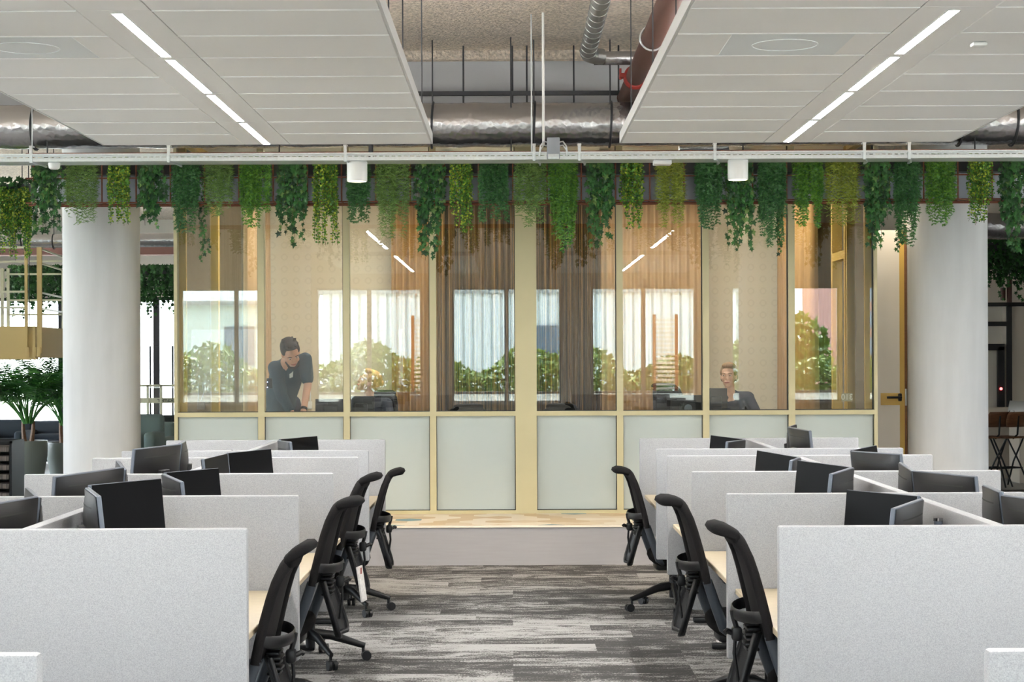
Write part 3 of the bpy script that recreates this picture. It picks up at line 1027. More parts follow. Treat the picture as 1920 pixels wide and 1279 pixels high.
# junction box with flexible conduits
jb = thing('junction_box', 'grey square junction box on the cable tray beside the white conduit', 'junction box')
x = cx(1039, TY)
MB().rbox((x, TY - .03, at(1039, 279, TY).z), (.10, .05, .165), .006).build('box', mat('grey_box', srgb(142, 148, 156), .5, .3), jb)
b = MB()
for s_, dz in ((-1, .02), (1, .02), (1, -.01), (-1, -.01)):
    zc_ = at(1039, 272, TY).z + dz
    b.tube([(x + s_*.05, TY - .03, zc_), (x + s_*.075, TY - .03, zc_ + .004), (x + s_*.10, TY - .03, zc_ - .03), (x + s_*.108, TY - .03, zc_ - .08)], .006, 8)
b.build('flexible_conduit', M['galv'], jb)
MB().rbox((x, TY - .058, at(1039, 295, TY).z), (.085, .004, .04), .002).build('cover_plate', M['galv'], jb)
def spot(p, lab):
    t_ = thing('spotlight', lab, 'spotlight', (cx(p, TY + .1), TY + .1, tz0))
    MB().lathe([(.078, .0), (.080, -.003), (.080, -.150), (.077, -.155), (.070, -.155), (.066, -.14), (.066, -.10), (0, -.10)], n=40).build('housing', M['white'], t_)
    MB().lathe([(.045, -.118), (.045, -.112)], n=24).build('lamp', M['warm_lamp'], t_)
    MB().rbox((0, -.02, .004), (.05, .05, .008), .002).build('mount', M['galv'], t_)
    l = bpy.data.lights.new('spot_light', 'SPOT')
    l.energy = 52; l.color = (1.0, .78, .52); l.spot_size = R(75); l.spot_blend = .7; l.shadow_soft_size = .05
    lo = bpy.data.objects.new('spot_light', l); col.objects.link(lo)
    lo.parent = t_; lo.location = (0, 0, -.165); lo.rotation_euler = (R(12), 0, 0)
spot(671, 'white cylinder spotlight under the cable tray, left of the aisle')
spot(1385, 'white cylinder spotlight under the cable tray, right of the aisle')
o = MB().rbox((cx(1245, TY), TY + .09, tz0 - .018), (.14, .12, .036), .006).build('sensor', M['white'])
tag(o, 'flat white sensor box under the cable tray', 'sensor')
o = MB().lathe([(0, -.05), (.03, -.049), (.042, -.04), (.046, -.02), (.046, 0), (0, 0)], (cx(97, TY), TY + .1, tz0), 28).build('smoke_detector', M['white'])
tag(o, 'round white smoke detector under the tray at its left end', 'smoke detector')
o = MB().cyl((cx(697, TY+.2), TY + .2, tz1 - .03), (cx(697, TY+.2), TY + .2, 3.44), .019, 16).build('pipe_stub', M['dark'])
tag(o, 'short dark grey tube standing in the tray right of the left spotlight', 'tube')

# ================================================================== WIRE PLANTER AND HANGING PLANTS
GY = 14.6
gz0, gz1 = at(960, 377, GY).z, 3.46
GX0, GX1 = cx(50, GY), 4.9
pl = thing('wire_planter', 'rust-coloured wire grid planter hung in front of the glass rooms', 'planter')
b = MB()
x = cx(64, GY); step = 64.2 / F * GY
gx = []
while x < GX1:
    gx.append(x); x += step
for x in gx:
    b.cyl((x, GY, gz0), (x, GY, gz1), .0065, 6)
for z in (gz0, at(960, 331, GY).z, gz1):
    b.cyl((GX0, GY, z), (GX1, GY, z), .0065, 6)
b.build('front_grid', M['rust'], pl)
b = MB()
for x in gx:
    b.cyl((x, GY, gz0), (x, GY + .32, gz0), .0065, 6)
for dy in (.08, .2, .32): b.cyl((GX0, GY + dy, gz0 - (.012 if dy < .1 else 0)), (GX1, GY + dy, gz0 - (.012 if dy < .1 else 0)), .008, 6)
b.build('bottom_grid', M['rust'], pl)
MB().box(GX0, GX1, GY + .33, GY + .345, gz0, gz1).build('back_sheet', M['gsheet'], pl, smooth=0)
b = MB(); b.box(GX0, GX1, GY + .16, GY + .32, gz1 - .16, gz1 - .02)
b.build('trough', M['dark'], pl, smooth=0)
for x in (-3.9, -1.95, 0, 1.95, 3.9):
    MB().cyl((x, GY + .2, gz1 - .03), (x, GY + .2, ZS - .004), .006, 6).build('hanger', M['dark'], pl)

def strand(r, p0, length, spread, seg=.03, fwd=.0, drift=0.0):
    """a hanging shoot: leaves the trough, arches over, then trails down"""
    p = Vector(p0)
    pts = [p.copy()]
    a = r.uniform(-1, 1) * spread
    d = Vector((a, -.55 - r.random()*.35, .35 + .4*r.random()))
    n = max(4, int(length / seg))
    for i in range(n):
        t = i / n
        d = d + Vector((drift*.05 + r.gauss(0, .09), r.gauss(0, .06), -.34))
        if t > .12:
            d.x *= .86; d.y *= .72
        d.normalize()
        p = p + d * seg
        pts.append(p.copy())
    return pts
def ivy_leaf(b, p, dirn, nrm, s_, m):
    t = dirn.normalized(); sd = nrm.cross(t)
    if sd.length < 1e-3: sd = Vector((1, 0, 0))
    sd.normalize(); up = t.cross(sd)
    shp = [(0, 0, .02), (-.42, -.18, -.05), (-.28, .22, .02), (-.58, .42, -.08), (-.2, .58, .02), (0, 1.08, -.1), (.2, .58, .02), (.58, .42, -.08), (.28, .22, .02), (.42, -.18, -.05)]
    v = [p + sd*(q[0]*s_) + t*(q[1]*s_) + up*(q[2]*s_) for q in shp]
    c = p + t*(.35*s_) + up*(.07*s_)
    b.add(v + [c], [(i, (i+1) % 10, 10) for i in range(10)], m)
def hang_plant(kind, x, wid, bottom, seed, label, tail=None):
    r = random.Random(seed)
    y0 = GY + .10
    ztop = gz1 - .06
    total = ztop - bottom
    b = MB()
    wob = r.uniform(-.05, .38)
    nm = {'ivy': 'hanging_ivy', 'button': 'hanging_button_fern', 'fern': 'hanging_asparagus_fern', 'bright': 'hanging_feather_fern', 'wisp': 'hanging_wispy_fern', 'wispy': 'hanging_wispy_fern'}[kind]
    mats = {'ivy': ['ivy_d', 'ivy_v'], 'button': ['but_d', 'but_y'], 'fern': ['fern_d', 'fern_d'], 'bright': ['fern_b', 'fern_d'], 'wisp': ['wisp', 'wisp'], 'wispy': ['wisp_y', 'wisp_y']}[kind]
    ns = {'ivy': 25, 'button': 36, 'fern': 40, 'bright': 40, 'wisp': 56, 'wispy': 56}[kind]
    sb = MB()
    for k in range(ns):
        f = r.random()
        # most shoots cover the planter face, a few trail to the bottom
        ln = total * (.46 + .24 * f) + .12 if k > ns*.22 else total * r.uniform(.80, 1.0) + .12
        sx0 = x + r.uniform(-.5, .5) * wid * .62
        if k <= ns*.22: sx0 = x + (-.22 if k % 2 else .16)*wid + r.uniform(-.12, .12)*wid
        pts = strand(r, (sx0, y0 - .06 + r.uniform(-.02, .08), ztop + r.uniform(-.03, .03)), ln, .8 * wid / .24, .025, drift=(sx0 - x))
        pts = [q for q in pts if q.z > bottom]
        for q in pts:
            q.y = min(q.y, GY - .012 - .05*(q.x*37 % 1)) if q.z < ztop - .03 else min(q.y, GY + .2)
            q.x = x + wid*.57*math.tanh((q.x - x)/(wid*.57)) * (1.0 - wob*max(0, min(1, (ztop - .25 - q.z)/.4)))
        if kind in ('ivy', 'button'): sb.tube(pts[::3] + [pts[-1]], .0016, 4, cap=False)
        for i in range(1, len(pts) - 1):
            p = pts[i]; t = (pts[i+1] - pts[i-1])
            if t.length < 1e-6: continue
            t.normalize()
            if kind == 'ivy':
                if r.random() < .72:
                    a = r.uniform(0, 2*PI)
                    o_ = Vector((math.cos(a), -abs(math.sin(a))*.8 - .3, -.35 + r.gauss(0, .25)))
                    ivy_leaf(b, p + o_*.012, (o_*.5 + Vector((0, 0, -.75))), Vector((r.gauss(0, .35), -1, .35)), r.uniform(.030, .054), 1 if r.random() < .08 else 0)
            elif kind == 'button':
                for _ in range(4):
                    a = r.uniform(0, 2*PI)
                    o_ = Vector((math.cos(a), math.sin(a) - .2, r.gauss(0, .3)))
                    c = p + o_ * r.uniform(.006, .02)
                    u = Vector((r.gauss(0, 1), -.3 + r.gauss(0, .6), r.gauss(0, .6))).normalized()
                    e = u.cross(Vector((r.gauss(0, .5), -1, r.gauss(.4, .5)))).normalized()
                    s_ = r.uniform(.0065, .0115)
                    b.add([c - u*s_, c - u*s_*.3 + e*s_*.8, c + u*s_*.6 + e*s_*.7, c + u*s_, c + u*s_*.3 - e*s_*.8, c - u*s_*.6 - e*s_*.7], [(0,1,2,3,4,5)], 1 if r.random() < .30 else 0)
            else:
                nn = {'fern': 6, 'bright': 6, 'wisp': 4, 'wispy': 4}[kind]
                for _ in range(nn):
                    a = r.uniform(0, 2*PI)
                    o_ = Vector((math.cos(a), math.sin(a), r.uniform(-1.0, .1) if kind in ('fern', 'bright') else r.uniform(-.8, .6))).normalized()
                    l = r.uniform(.016, .040) if kind in ('fern', 'bright') else r.uniform(.018, .042)
                    w_ = .0032 if kind in ('fern', 'bright') else .0024
                    sd = o_.cross(Vector((r.gauss(0, .3), -1, r.gauss(0, .3))))
                    if sd.length < 1e-4: continue
                    sd.normalize()
                    q = p + o_*l
                    b.add([p - sd*w_, p + sd*w_, q + sd*w_*.7, q - sd*w_*.7], [(0, 1, 2, 3)], 1 if r.random() < .3 else 0)
                    if kind in ('fern', 'bright'):
                        for s2 in (-1, 1):
                            q1 = p + o_*l*.5; q2 = q1 + (o_*.6 + sd*s2*.8)*l*.5
                            b.add([q1 - o_*w_, q1 + o_*w_, q2], [(0, 1, 2)], 0)
    t_ = thing(nm, label, 'hanging plant', (0, 0, 0), 0, 'hanging plants of the wire planter')
    b.build('foliage', [M[q] for q in mats], t_, smooth=0)
    if sb.v: sb.build('stems', M['stem'], t_)
    return t_
PLANTS = [('ivy',92,56,442,''),('wisp',155,70,425,''),('button',225,44,425,''),('ivy',285,56,432,''),('fern',350,54,440,''),('wisp',410,64,412,''),
 ('bright',480,62,432,''),('ivy',550,58,462,''),('button',612,46,466,''),('fern',672,42,424,''),('wisp',737,70,452,''),('ivy',805,64,490,''),
 ('button',865,46,442,''),('fern',928,60,424,''),('wisp',994,66,432,''),('bright',1057,58,472,''),('ivy',1125,58,472,''),('button',1184,46,436,''),
 ('wispy',1256,58,434,''),('fern',1328,46,434,''),('ivy',1386,70,474,''),('fern',1447,56,470,''),('bright',1513,56,432,''),('wispy',1577,70,432,''),
 ('ivy',1642,58,472,''),('fern',1699,50,470,''),('bright',1762,56,428,''),('button',1835,46,428,''),('ivy',1897,60,474,'')]
KN = {'ivy': 'dark green trailing ivy', 'button': 'yellow-green button-leaved plant', 'fern': 'dark feathery fern', 'bright': 'bright feathery fern', 'wisp': 'grey-green wispy plant', 'wispy': 'yellowish wispy plant'}
cnt = {}
for i, (k, px, wpx, by, _) in enumerate(PLANTS):
    cnt[k] = cnt.get(k, 0) + 1
    lab = '%s in the wire planter, %s of its kind from the left end' % (KN[k], ORD[cnt[k] - 1])
    hang_plant(k, at(px, 340, GY).x, wpx * .92 / F * GY, at(px, by, GY).z, 100 + i, lab)
# trailing shoots that hang well below their plant
def trailer(px, ytop, ybot, seed, lab, kind='ivy'):
    r = random.Random(seed)
    b = MB(); sb = MB()
    p = at(px, ytop, GY + .05); zb = at(px, ybot, GY).z
    for k in range(2):
        pts = []
        q = p.copy() + Vector((r.uniform(-.02, .02), r.uniform(-.03, .03), 0))
        while q.z > zb + k*.08:
            pts.append(q.copy()); q = q + Vector((r.gauss(0, .006), r.gauss(0, .003), -.02))
        if len(pts) < 3: continue
        sb.tube(pts, .002, 4, cap=False)
        for q in pts:
            a = r.uniform(0, 2*PI)
            o_ = Vector((math.cos(a), -abs(math.sin(a))*.8, -.3))
            ivy_leaf(b, q + o_*.01, o_*.6 + Vector((0, 0, -.6)), Vector((r.gauss(0, .4), -1, .3)), r.uniform(.022, .038), 0)
    t_ = thing('ivy_trail', lab, 'hanging plant', (0, 0, 0), 0, 'hanging plants of the wire planter')
    b.build('foliage', [M['ivy_d']], t_, smooth=0); sb.build('stems', M['stem'], t_)
trailer(376, 330, 490, 1, 'long ivy shoot trailing over the leftmost pane of the glass front')
trailer(1074, 330, 470, 2, 'long ivy shoot trailing between the bright fern and the ivy right of the middle post')
trailer(1468, 330, 474, 3, 'long ivy shoot trailing beside the mullion left of the last pane')
trailer(1680, 330, 470, 4, 'long ivy shoot trailing over the door right of the glass front')

# ================================================================== DESK BENCHES
T, BZ, DT = 1.153, .431, .74
PITCH = 1.487
YDIV = [6.19 + PITCH*k for k in range(4)] + [11.45, 12.93]
XSP, XE = 1.737, .935
XO = 2.545
th = .045
def divider(side, y, x0, x1, lab, bz=BZ, t=T):
    c = ((x0 + x1)/2, y + th/2, (bz + t)/2)
    o = thing('felt_divider', lab, 'desk divider', c, 0, 'felt dividers of the desk benches')
    MB().rbox((0, 0, 0), (x1 - x0, th, t - bz), .009, seg=2).build('felt_panel', M['felt'], o)
    b = MB()
    for s_ in (-1, 1):
        b.box(s_*(x1-x0)*.25 - .025, s_*(x1-x0)*.25 + .025, -.012, .012, bz*0 - (c[2]), -(c[2] - bz) + .01)
    b.build('foot', M['black'], o, smooth=0)
    return o
PL = ['nearest', 'second', 'third', 'fourth', 'fifth', 'farthest']
for sd, nmS in ((-1, 'left'), (1, 'right')):
    for k, y in enumerate(YDIV):
        x0, x1 = sorted((sd*XE, sd*XO))
        divider(sd, y, x0, x1, 'light grey felt divider, %s from the camera across the %s bench of desks' % (PL[k], nmS))
    x0, x1 = sorted((sd*(.962), sd*XO))
    divider(sd, 3.56, x0, x1, 'light grey felt divider corner at the bottom %s of the photo' % nmS)
def spine(sd, y0, y1, lab):
    o = thing('felt_spine', lab, 'desk screen', (sd*XSP, (y0+y1)/2, .8), 0, 'felt spine screens of the desk benches')
    MB().rbox((0, 0, (T - .006 + .60)/2 - .8), (.05, y1 - y0 - .004, T - .006 - .60), .009).build('felt_panel', M['felt'], o)
    b = MB()
    for s_ in (-1, 1): b.box(-.02, .02, s_*(y1-y0)*.3 - .02, s_*(y1-y0)*.3 + .02, -.8, -.19)
    b.build('post', M['black'], o, smooth=0)
BAY = [(YDIV[0] + th, YDIV[1]), (YDIV[1] + th, YDIV[2]), (YDIV[2] + th, YDIV[3]), (YDIV[4] + th, YDIV[5])]
BN = ['nearest', 'second', 'third', 'farthest']
desk0 = None
def desk(sd, inner, k, y0, y1):
    """one sit desk; local x runs from the spine (0) outwards"""
    global desk0
    nmS = 'left' if sd < 0 else 'right'
    lab = 'pale oak desk in the %s bay of the %s bench, %s side' % (BN[k], nmS, 'aisle' if inner else 'outer')
    dirx = -sd if inner else sd
    x = sd*XSP + dirx*.03
    if desk0 is None:
        o = thing('desk', lab, 'desk', (0, 0, 0), 0, 'pale oak bench desks')
        L = y1 - y0 - .012
        MB().rbox((.37, 0, DT - .0125), (.735, L, .025), .003, seg=1).build('desktop', M['oak'], o)
        b = MB(); b.box(.06, .70, -L/2 + .08, -L/2 + .13, DT - .065, DT - .026); b.box(.06, .70, L/2 - .13, L/2 - .08, DT - .065, DT - .026)
        b.box(.30, .36, -L/2 + .1, L/2 - .1, DT - .07, DT - .03)
        b.build('under_frame', M['black'], o, smooth=0)
        for s_ in (-1, 1):
            MB().rbox((.30, s_*(L/2 - .105), (DT - .06)/2 + .02), (.07, .05, DT - .09), .006).rbox((.30, s_*(L/2 - .105), .02), (.44, .06, .03), .006).build('leg', M['black'], o)
        desk0 = o
    else:
        o = dup(desk0)
    o['label'] = lab
    o.location = (x, (y0 + y1)/2, 0)
    o.rotation_euler = (0, 0, 0 if dirx > 0 else PI)
for sd in (-1, 1):
    for k, (y0, y1) in enumerate(BAY):
        spine(sd, y0, y1, 'light grey felt spine screen in the %s bay of the %s bench' % (BN[k], 'left' if sd < 0 else 'right'))
        desk(sd, True, k, y0, y1)
        desk(sd, False, k, y0, y1)

# ================================================================== MONITORS
def make_monitor():
    """screen faces +x, origin at the middle of the panel"""
    o = thing('monitor', 'monitor', 'monitor', (0, 0, 0), 0, 'black monitors on the desk benches')
    W, Hh = .535, .325
    b = MB()
    b.rbox((0, 0, 0), (.018, W, Hh), .003, seg=1)
    b.build('bezel', M['mon_edge'], o)
    MB().rbox((.0065, 0, .0), (.007, W - .005, Hh - .005), .001, seg=1).build('screen', M['screen'], o)
    b = MB()
    # gently bulging back shell
    vs, fs = [], []
    NU, NV = 16, 12
    def dep(u, v): return .012 + .034 * (1 - abs(u)**2.6) * (1 - abs(v)**2.6)
    for i in range(NV + 1):
        for j in range(NU + 1):
            u, v = j/NU*2 - 1, i/NV*2 - 1
            vs.append((-dep(u, v), u*(W/2 - .004), v*(Hh/2 - .004)))
    for i in range(NV):
        for j in range(NU):
            fs.append((i*(NU+1)+j, (i+1)*(NU+1)+j, (i+1)*(NU+1)+j+1, i*(NU+1)+j+1))
    b = MB().add(vs, fs)
    s_ = b.build('back_shell', M['mon_back'], o, smooth=180)
    sl = MB()
    for k in range(12):
        u0, u1 = -.70 + k*1.4/12, -.70 + (k+1)*1.4/12
        d0, d1 = dep(u0, .70) + .0012, dep(u1, .70) + .0012
        z0_, z1_ = .70*Hh/2 - .003, .70*Hh/2 + .003
        sl.add([(-d0, u0*W/2, z0_), (-d1, u1*W/2, z0_), (-d1 + .0012, u1*W/2, z1_), (-d0 + .0012, u0*W/2, z1_)], [(0, 3, 2, 1)])
    sl.build('vent_slot', M['gasket'], s_, smooth=0)
    MB().rbox((-.052, 0, -.01), (.03, .1, .1), .004).build('mount_plate', M['black'], o)
    return o
mon0 = make_monitor(); used = False
def place_monitor(x, y, z, ang, tilt, roll, lab, grp=None):
    global used
    o = mon0 if not used else dup(mon0)
    used = True
    o['label'] = lab
    if grp: o['group'] = grp
    o.location = (x, y, z)
    o.rotation_euler = (Matrix.Rotation(ang, 3, 'Z') @ Matrix.Rotation(-tilt, 3, 'Y') @ Matrix.Rotation(roll, 3, 'X')).to_euler()
    return o
arm0 = None
def monitor_arm(x, y, dirx, targets, lab):
    o = thing('dual_monitor_mount', lab, 'monitor mount', (x, y, DT), 0, 'monitor mounts on the desks')
    MB().rbox((0, 0, .01), (.10, .12, .02), .004).build('clamp', M['black'], o)
    MB().cyl((0, 0, .02), (0, 0, .36), .017, 16).build('pole', M['mon_edge'], o)
    MB().cyl((0, 0, .36), (0, 0, .372), .019, 16).build('pole_cap', M['chrome'], o)
    for t_ in targets:
        q = Vector(t_) - Vector((x, y, DT))
        m_ = Vector((q.x*.5, q.y*.55, q.z)); m_.x += -dirx*.02
        MB().tube([(0, 0, q.z), m_, q], .014, 8).build('arm', M['mon_edge'], o)
# (side, inner, bay): near angle, far angle, top z, y shift of the apex, near tilt roll, far roll
CFG = {(-1,1,0):(18,19,1.25,-.04), (-1,1,1):(20,18,1.20,-.02), (-1,1,2):(-4,19,1.215,.02), (-1,1,3):(16,22,1.19,0),
       (-1,0,0):(19,20,1.205,.0), (-1,0,1):(22,16,1.225,.05), (-1,0,2):(16,8,1.27,.0), (-1,0,3):(16,16,1.09,0),
       (1,1,0):(24,20,1.19,-.02), (1,1,1):(21,18,1.225,-.1), (1,1,2):(14,17,1.19,-.05), (1,1,3):(20,18,1.18,0),
       (1,0,0):(12,8,1.205,.0), (1,0,1):(18,6,1.20,.05), (1,0,2):(18,26,1.215,.1), (1,0,3):(6,14,1.255,.1)}
for (sd, inner, k), (an, af, zt, dy) in CFG.items():
    y0, y1 = BAY[k]
    dirx = -sd if inner else sd          # the way the screens look
    ax = sd*XSP + dirx*((.07 + (.05 if k > 1 else 0) if inner else .14) if sd < 0 else (.13 if inner else .20))
    yc = (y0 + y1)/2 + dy
    nmS = 'left' if sd < 0 else 'right'
    tg = []
    for far in (0, 1):
        a = R(af if far else an)
        hy = .275 if far else -.275
        cx_ = ax + dirx*(.268*math.sin(a) + .015)
        cy_ = yc + (1 if far else -1)*.268*math.cos(a) + (.008 if far else -.008)
        zc_ = zt - .16
        # the screen's outward direction
        if dirx > 0: ang = -a if far else a
        else: ang = PI + a if far else PI - a
        cyy = min(max(cy_, y0 + .29), y1 - .29)
        place_monitor(cx_, cyy, zc_, ang, R(6), R(rnd.uniform(-1.5, 1.5)),
                      '%s monitor of the pair on the %s desk in the %s bay, %s bench' % ('farther black' if far else 'nearer black', 'aisle-side' if inner else 'outer', BN[k], nmS))
        nv = Vector((math.cos(ang), math.sin(ang)))
        tg.append((cx_ - nv.x*.062, cyy - nv.y*.062, zc_ - .01))
    monitor_arm(sd*XSP + dirx*.06, yc, dirx, tg, 'black twin monitor mount on the %s desk in the %s bay, %s bench' % ('aisle-side' if inner else 'outer', BN[k], nmS))

# ================================================================== OFFICE CHAIRS
def make_chair():
    """back towards +x, hub at the origin"""
    o = thing('office_chair', 'chair', 'office chair', (0, 0, 0), 0, 'black office chairs along the aisle')
    up = []
    # back: rails and top hoop; profile (z, x)
    prof = [(.66, .205), (.74, .221), (.82, .240), (.90, .261), (.96, .280), (.995, .296)]
    def hw(z): return .205 - .045 * max(0, (z - .66) / .335) ** 1.6
    left = [Vector((x, -hw(z), z)) for z, x in prof]
    right = [Vector((x, hw(z), z)) for z, x in prof]
    hoop = left + [Vector((.308, -.125, 1.018)), Vector((.312, -.06, 1.026)), Vector((.313, 0, 1.028)), Vector((.312, .06, 1.026)), Vector((.308, .125, 1.018))] + right[::-1]
    MB().tube(hoop, [.020]*6 + [.024]*5 + [.020]*6, 10, flat=(1.0, 1.35)).build('back_frame', M['mesh_fabric'], o, smooth=80)
    # mesh sheet between the rails, slightly dished
    vs, fs = [], []
    rows = prof + [(1.022, .310)]
    for i, (z, x) in enumerate(rows):
        h_ = hw(min(z, .995)) if i < 6 else .13
        for j in range(9):
            u = j/8*2 - 1
            vs.append((x + .018*(1 - u*u) * (1 if i not in (0, 6) else .4), u*h_, z))
    for i in range(len(rows) - 1):
        for j in range(8):
            fs.append((i*9+j, i*9+j+1, i*9+j+10, i*9+j+9))
    me = MB().add(vs, fs).build('back_mesh', M['mesh_fabric'], o, smooth=180)
    md = me.modifiers.new('thick', 'SOLIDIFY'); md.thickness = .008
    # neck roll: rounded pad curling outwards over the hoop
    vs, fs = [], []
    sec = [(.322, 1.005), (.318, 1.035), (.335, 1.058), (.37, 1.072), (.41, 1.078), (.438, 1.068), (.445, 1.050), (.432, 1.034), (.40, 1.030), (.365, 1.020), (.345, 1.000)]
    cxs = sum(q[0] for q in sec)/len(sec); czs = sum(q[1] for q in sec)/len(sec)
    ys_ = [-.155, -.148, -.125, -.08, 0, .08, .125, .148, .155]
    sc_ = [.15, .6, .86, .98, 1, .98, .86, .6, .15]
    for y, s_ in zip(ys_, sc_):
        for q in sec: vs.append((.325 + (q[0] - .35)*s_, y, 1.03 + (q[1] - 1.03)*(s_*.6 + .4*s_)))
    n = len(sec)
    for i in range(len(ys_) - 1):
        for j in range(n):
            fs.append((i*n+j, (i+1)*n+j, (i+1)*n+(j+1) % n, i*n+(j+1) % n))
    fs.append(tuple(range(n))); fs.append(tuple((len(ys_)-1)*n + j for j in range(n-1, -1, -1)))
    MB().add(vs, fs).build('neck_roll', M['black_fabric'], o, smooth=180)
    # slate side arms from the back down and under the seat
    for s_ in (-1, 1):
        MB().tube([(.206, s_*.205, .675), (.178, s_*.205, .59), (.142, s_*.20, .49), (.125, s_*.195, .445), (.10, s_*.18, .425), (.03, s_*.12, .415)],
                  [.024, .025, .025, .026, .026, .02], 10, flat=(1.0, .8)).build('back_arm', M['slate'], o, smooth=80)
    # lumbar belt
    ring = []
    for k in range(13):
        a = -PI/2 + PI*k/12
        ring.append((.228 + .088*math.cos(a), .205*math.sin(a), .745 - .012*math.cos(a)))
    MB().tube(ring, .024, 10, flat=(.95, .24), up=(0, 0, 1)).build('lumbar_belt', M['black'], o, smooth=80)
    # tongue-shaped rear shell, flaring outwards below
    vs, fs = [], []
    rows = [(.205, .665, .10), (.222, .62, .115), (.240, .56, .12), (.258, .50, .125), (.274, .445, .128), (.281, .415, .12), (.283, .402, .10)]
    for (x, z, h_) in rows:
        for j in range(9):
            u = j/8*2 - 1
            vs.append((x + .04*u*u, u*h_, z))
    for i in range(len(rows) - 1):
        for j in range(8): fs.append((i*9+j, i*9+j+1, i*9+j+10, i*9+j+9))
    t_ = MB().add(vs, fs).build('rear_shell', M['black'], o, smooth=180)
    md = t_.modifiers.new('thick', 'SOLIDIFY'); md.thickness = .010; md.offset = 0
    b = MB()
    edge = [(x + .04, -h_, z) for (x, z, h_) in rows] + [(.30, -.06, .398), (.29, 0, .394), (.30, .06, .398)] + [(x + .04, h_, z) for (x, z, h_) in rows[::-1]]
    b.tube(edge, .011, 8)
    b.build('shell_rim', M['black'], t_, smooth=80)
    # ribbed lumbar spine and adjusting knob
    b = MB()
    for k in range(7):
        b.rbox((.245 + .006*(k % 2), 0, .715 - k*.02), (.05, .13 - .008*k, .011), .003)
    b.build('ribbed_spine', M['black'], o)
    b = MB()
    b.rbox((.305, .02, .655), (.04, .05, .055), .012)
    b.tube([(.315, .02, .655), (.345, .03, .668), (.352, .035, .662)], .011, 8)
    b.tube([(.31, .02, .64), (.315, .02, .58), (.30, .02, .47)], .007, 8)
    b.tube([(.305, .02, .675), (.318, .02, .72), (.322, .02, .745)], .010, 8)
    b.build('adjuster', M['black'], o)
    # seat
    b = MB()
    vs, fs = [], []
    N = 28
    for (lv, k_) in ((.405, .80), (.42, .94), (.452, 1.0), (.475, .985), (.488, .93), (.493, .80), (.488, .45), (.485, .05)):
        for j in range(N):
            a = 2*PI*j/N
            ca, sa = math.cos(a), math.sin(a)
            e = 3.2
            rr_ = (abs(ca)**e + abs(sa)**e) ** (-1/e)
            x = -.06 + .235*rr_*ca*k_
            dip = .012 * (1 if k_ < .9 else .0)
            drop = -.03 * max(0, -ca)**3 if lv > .44 else -.012*max(0, -ca)**3
            vs.append((x, .235*rr_*sa*k_, lv - dip + drop))
    for i in range(7):
        for j in range(N):
            fs.append((i*N+j, i*N+(j+1) % N, (i+1)*N+(j+1) % N, (i+1)*N+j))
    fs.append(tuple(range(N-1, -1, -1))); fs.append(tuple(7*N + j for j in range(N)))
    b.add(vs, fs).build('seat', M['black_fabric'], o, smooth=180)
    MB().rbox((.0, 0, .385), (.26, .17, .06), .02).build('mechanism', M['black'], o)
    for s_ in (-1, 1):
        a_ = MB()
        a_.tube([(-.02, s_*.12, .395), (-.02, s_*.255, .405), (-.02, s_*.272, .43), (-.025, s_*.272, .60)], .02, 8, flat=(.7, 1.2))
        ar = a_.build('arm_post', M['slate'], o, smooth=80)
        q = MB().rbox((-.05, s_*.27, .632), (.235, .085, .032), .013, seg=3)
        q.rbox((-.05, s_*.27, .610), (.20, .07, .022), .008)
        q.build('arm_pad', M['slate'], ar)
    MB().cyl((0, 0, .21), (0, 0, .37), .014, 16).build('gas_lift', M['chrome'], o)
    MB().lathe([(.0, .085), (.026, .085), (.028, .10), (.028, .235), (.024, .24), (0, .24)], n=20).build('lift_sleeve', M['black'], o)
    for k in range(5):
        a = 2*PI*k/5 + .25
        d = Vector((math.cos(a), math.sin(a), 0))
        lg = MB().tube([d*.015 + Vector((0, 0, .165)), d*.12 + Vector((0, 0, .152)), d*.29 + Vector((0, 0, .092)), d*.315 + Vector((0, 0, .085))], [.030, .027, .018, .017], 8, flat=(1.0, .75), up=(0, 0, 1)).build('base_leg', M['black'], o, smooth=60)
        cb = MB()
        c = d*.305
        cb.cyl((c.x, c.y, .05), (c.x, c.y, .085), .009, 10)
        e = Vector((-d.y, d.x, 0))
        c2 = c + d*.018
        for s_ in (-1, 1):
            p0_ = c2 + e*(s_*.007); p1_ = c2 + e*(s_*.026)
            cb.cyl((p0_.x, p0_.y, .0285), (p1_.x, p1_.y, .0285), .028, 18)
        cb.rbox((c2.x, c2.y, .045), (.03, .03, .022), .006)
        cb.build('caster', M['black'], lg)
    return o
chair0 = make_chair(); cused = False
LIFT = {'back_frame','back_mesh','neck_roll','back_arm','lumbar_belt','rear_shell','ribbed_spine','adjuster','seat','mechanism','arm_post','gas_lift'}
def place_chair(x, y, rz, lift, lab, grp=None, neck=0.0):
    global cused
    o = chair0 if not cused else dup(chair0)
    cused_now = cused
    cused = True
    o['label'] = lab
    if grp: o['group'] = grp
    o.location = (x, y, 0 if grp is None else ZP); o.rotation_euler = (0, 0, rz)
    CH.append((o, lift, neck))
    return o
CH = []
place_chair(-1.165, 6.80, R(-2), -.055, 'black mesh-backed office chair nearest the camera at the left bench', neck=22)
place_chair(-1.15, 8.62, R(-4), .005, 'black mesh-backed office chair second from the camera at the left bench', neck=-4)
place_chair(-1.17, 10.15, R(-4), .01, 'black office chair with papers hanging on it, third at the left bench', neck=6)
place_chair(-1.16, 12.15, R(1), -.085, 'black office chair farthest from the camera at the left bench, before the podium', neck=2)
place_chair(1.165, 6.80, R(181), .03, 'black mesh-backed office chair nearest the camera at the right bench', neck=8)
place_chair(1.12, 8.60, R(183), .01, 'black mesh-backed office chair second from the camera at the right bench', neck=-6)
place_chair(1.11, 12.2, R(183), -.075, 'black office chair farthest from the camera at the right bench, before the podium', neck=-4)
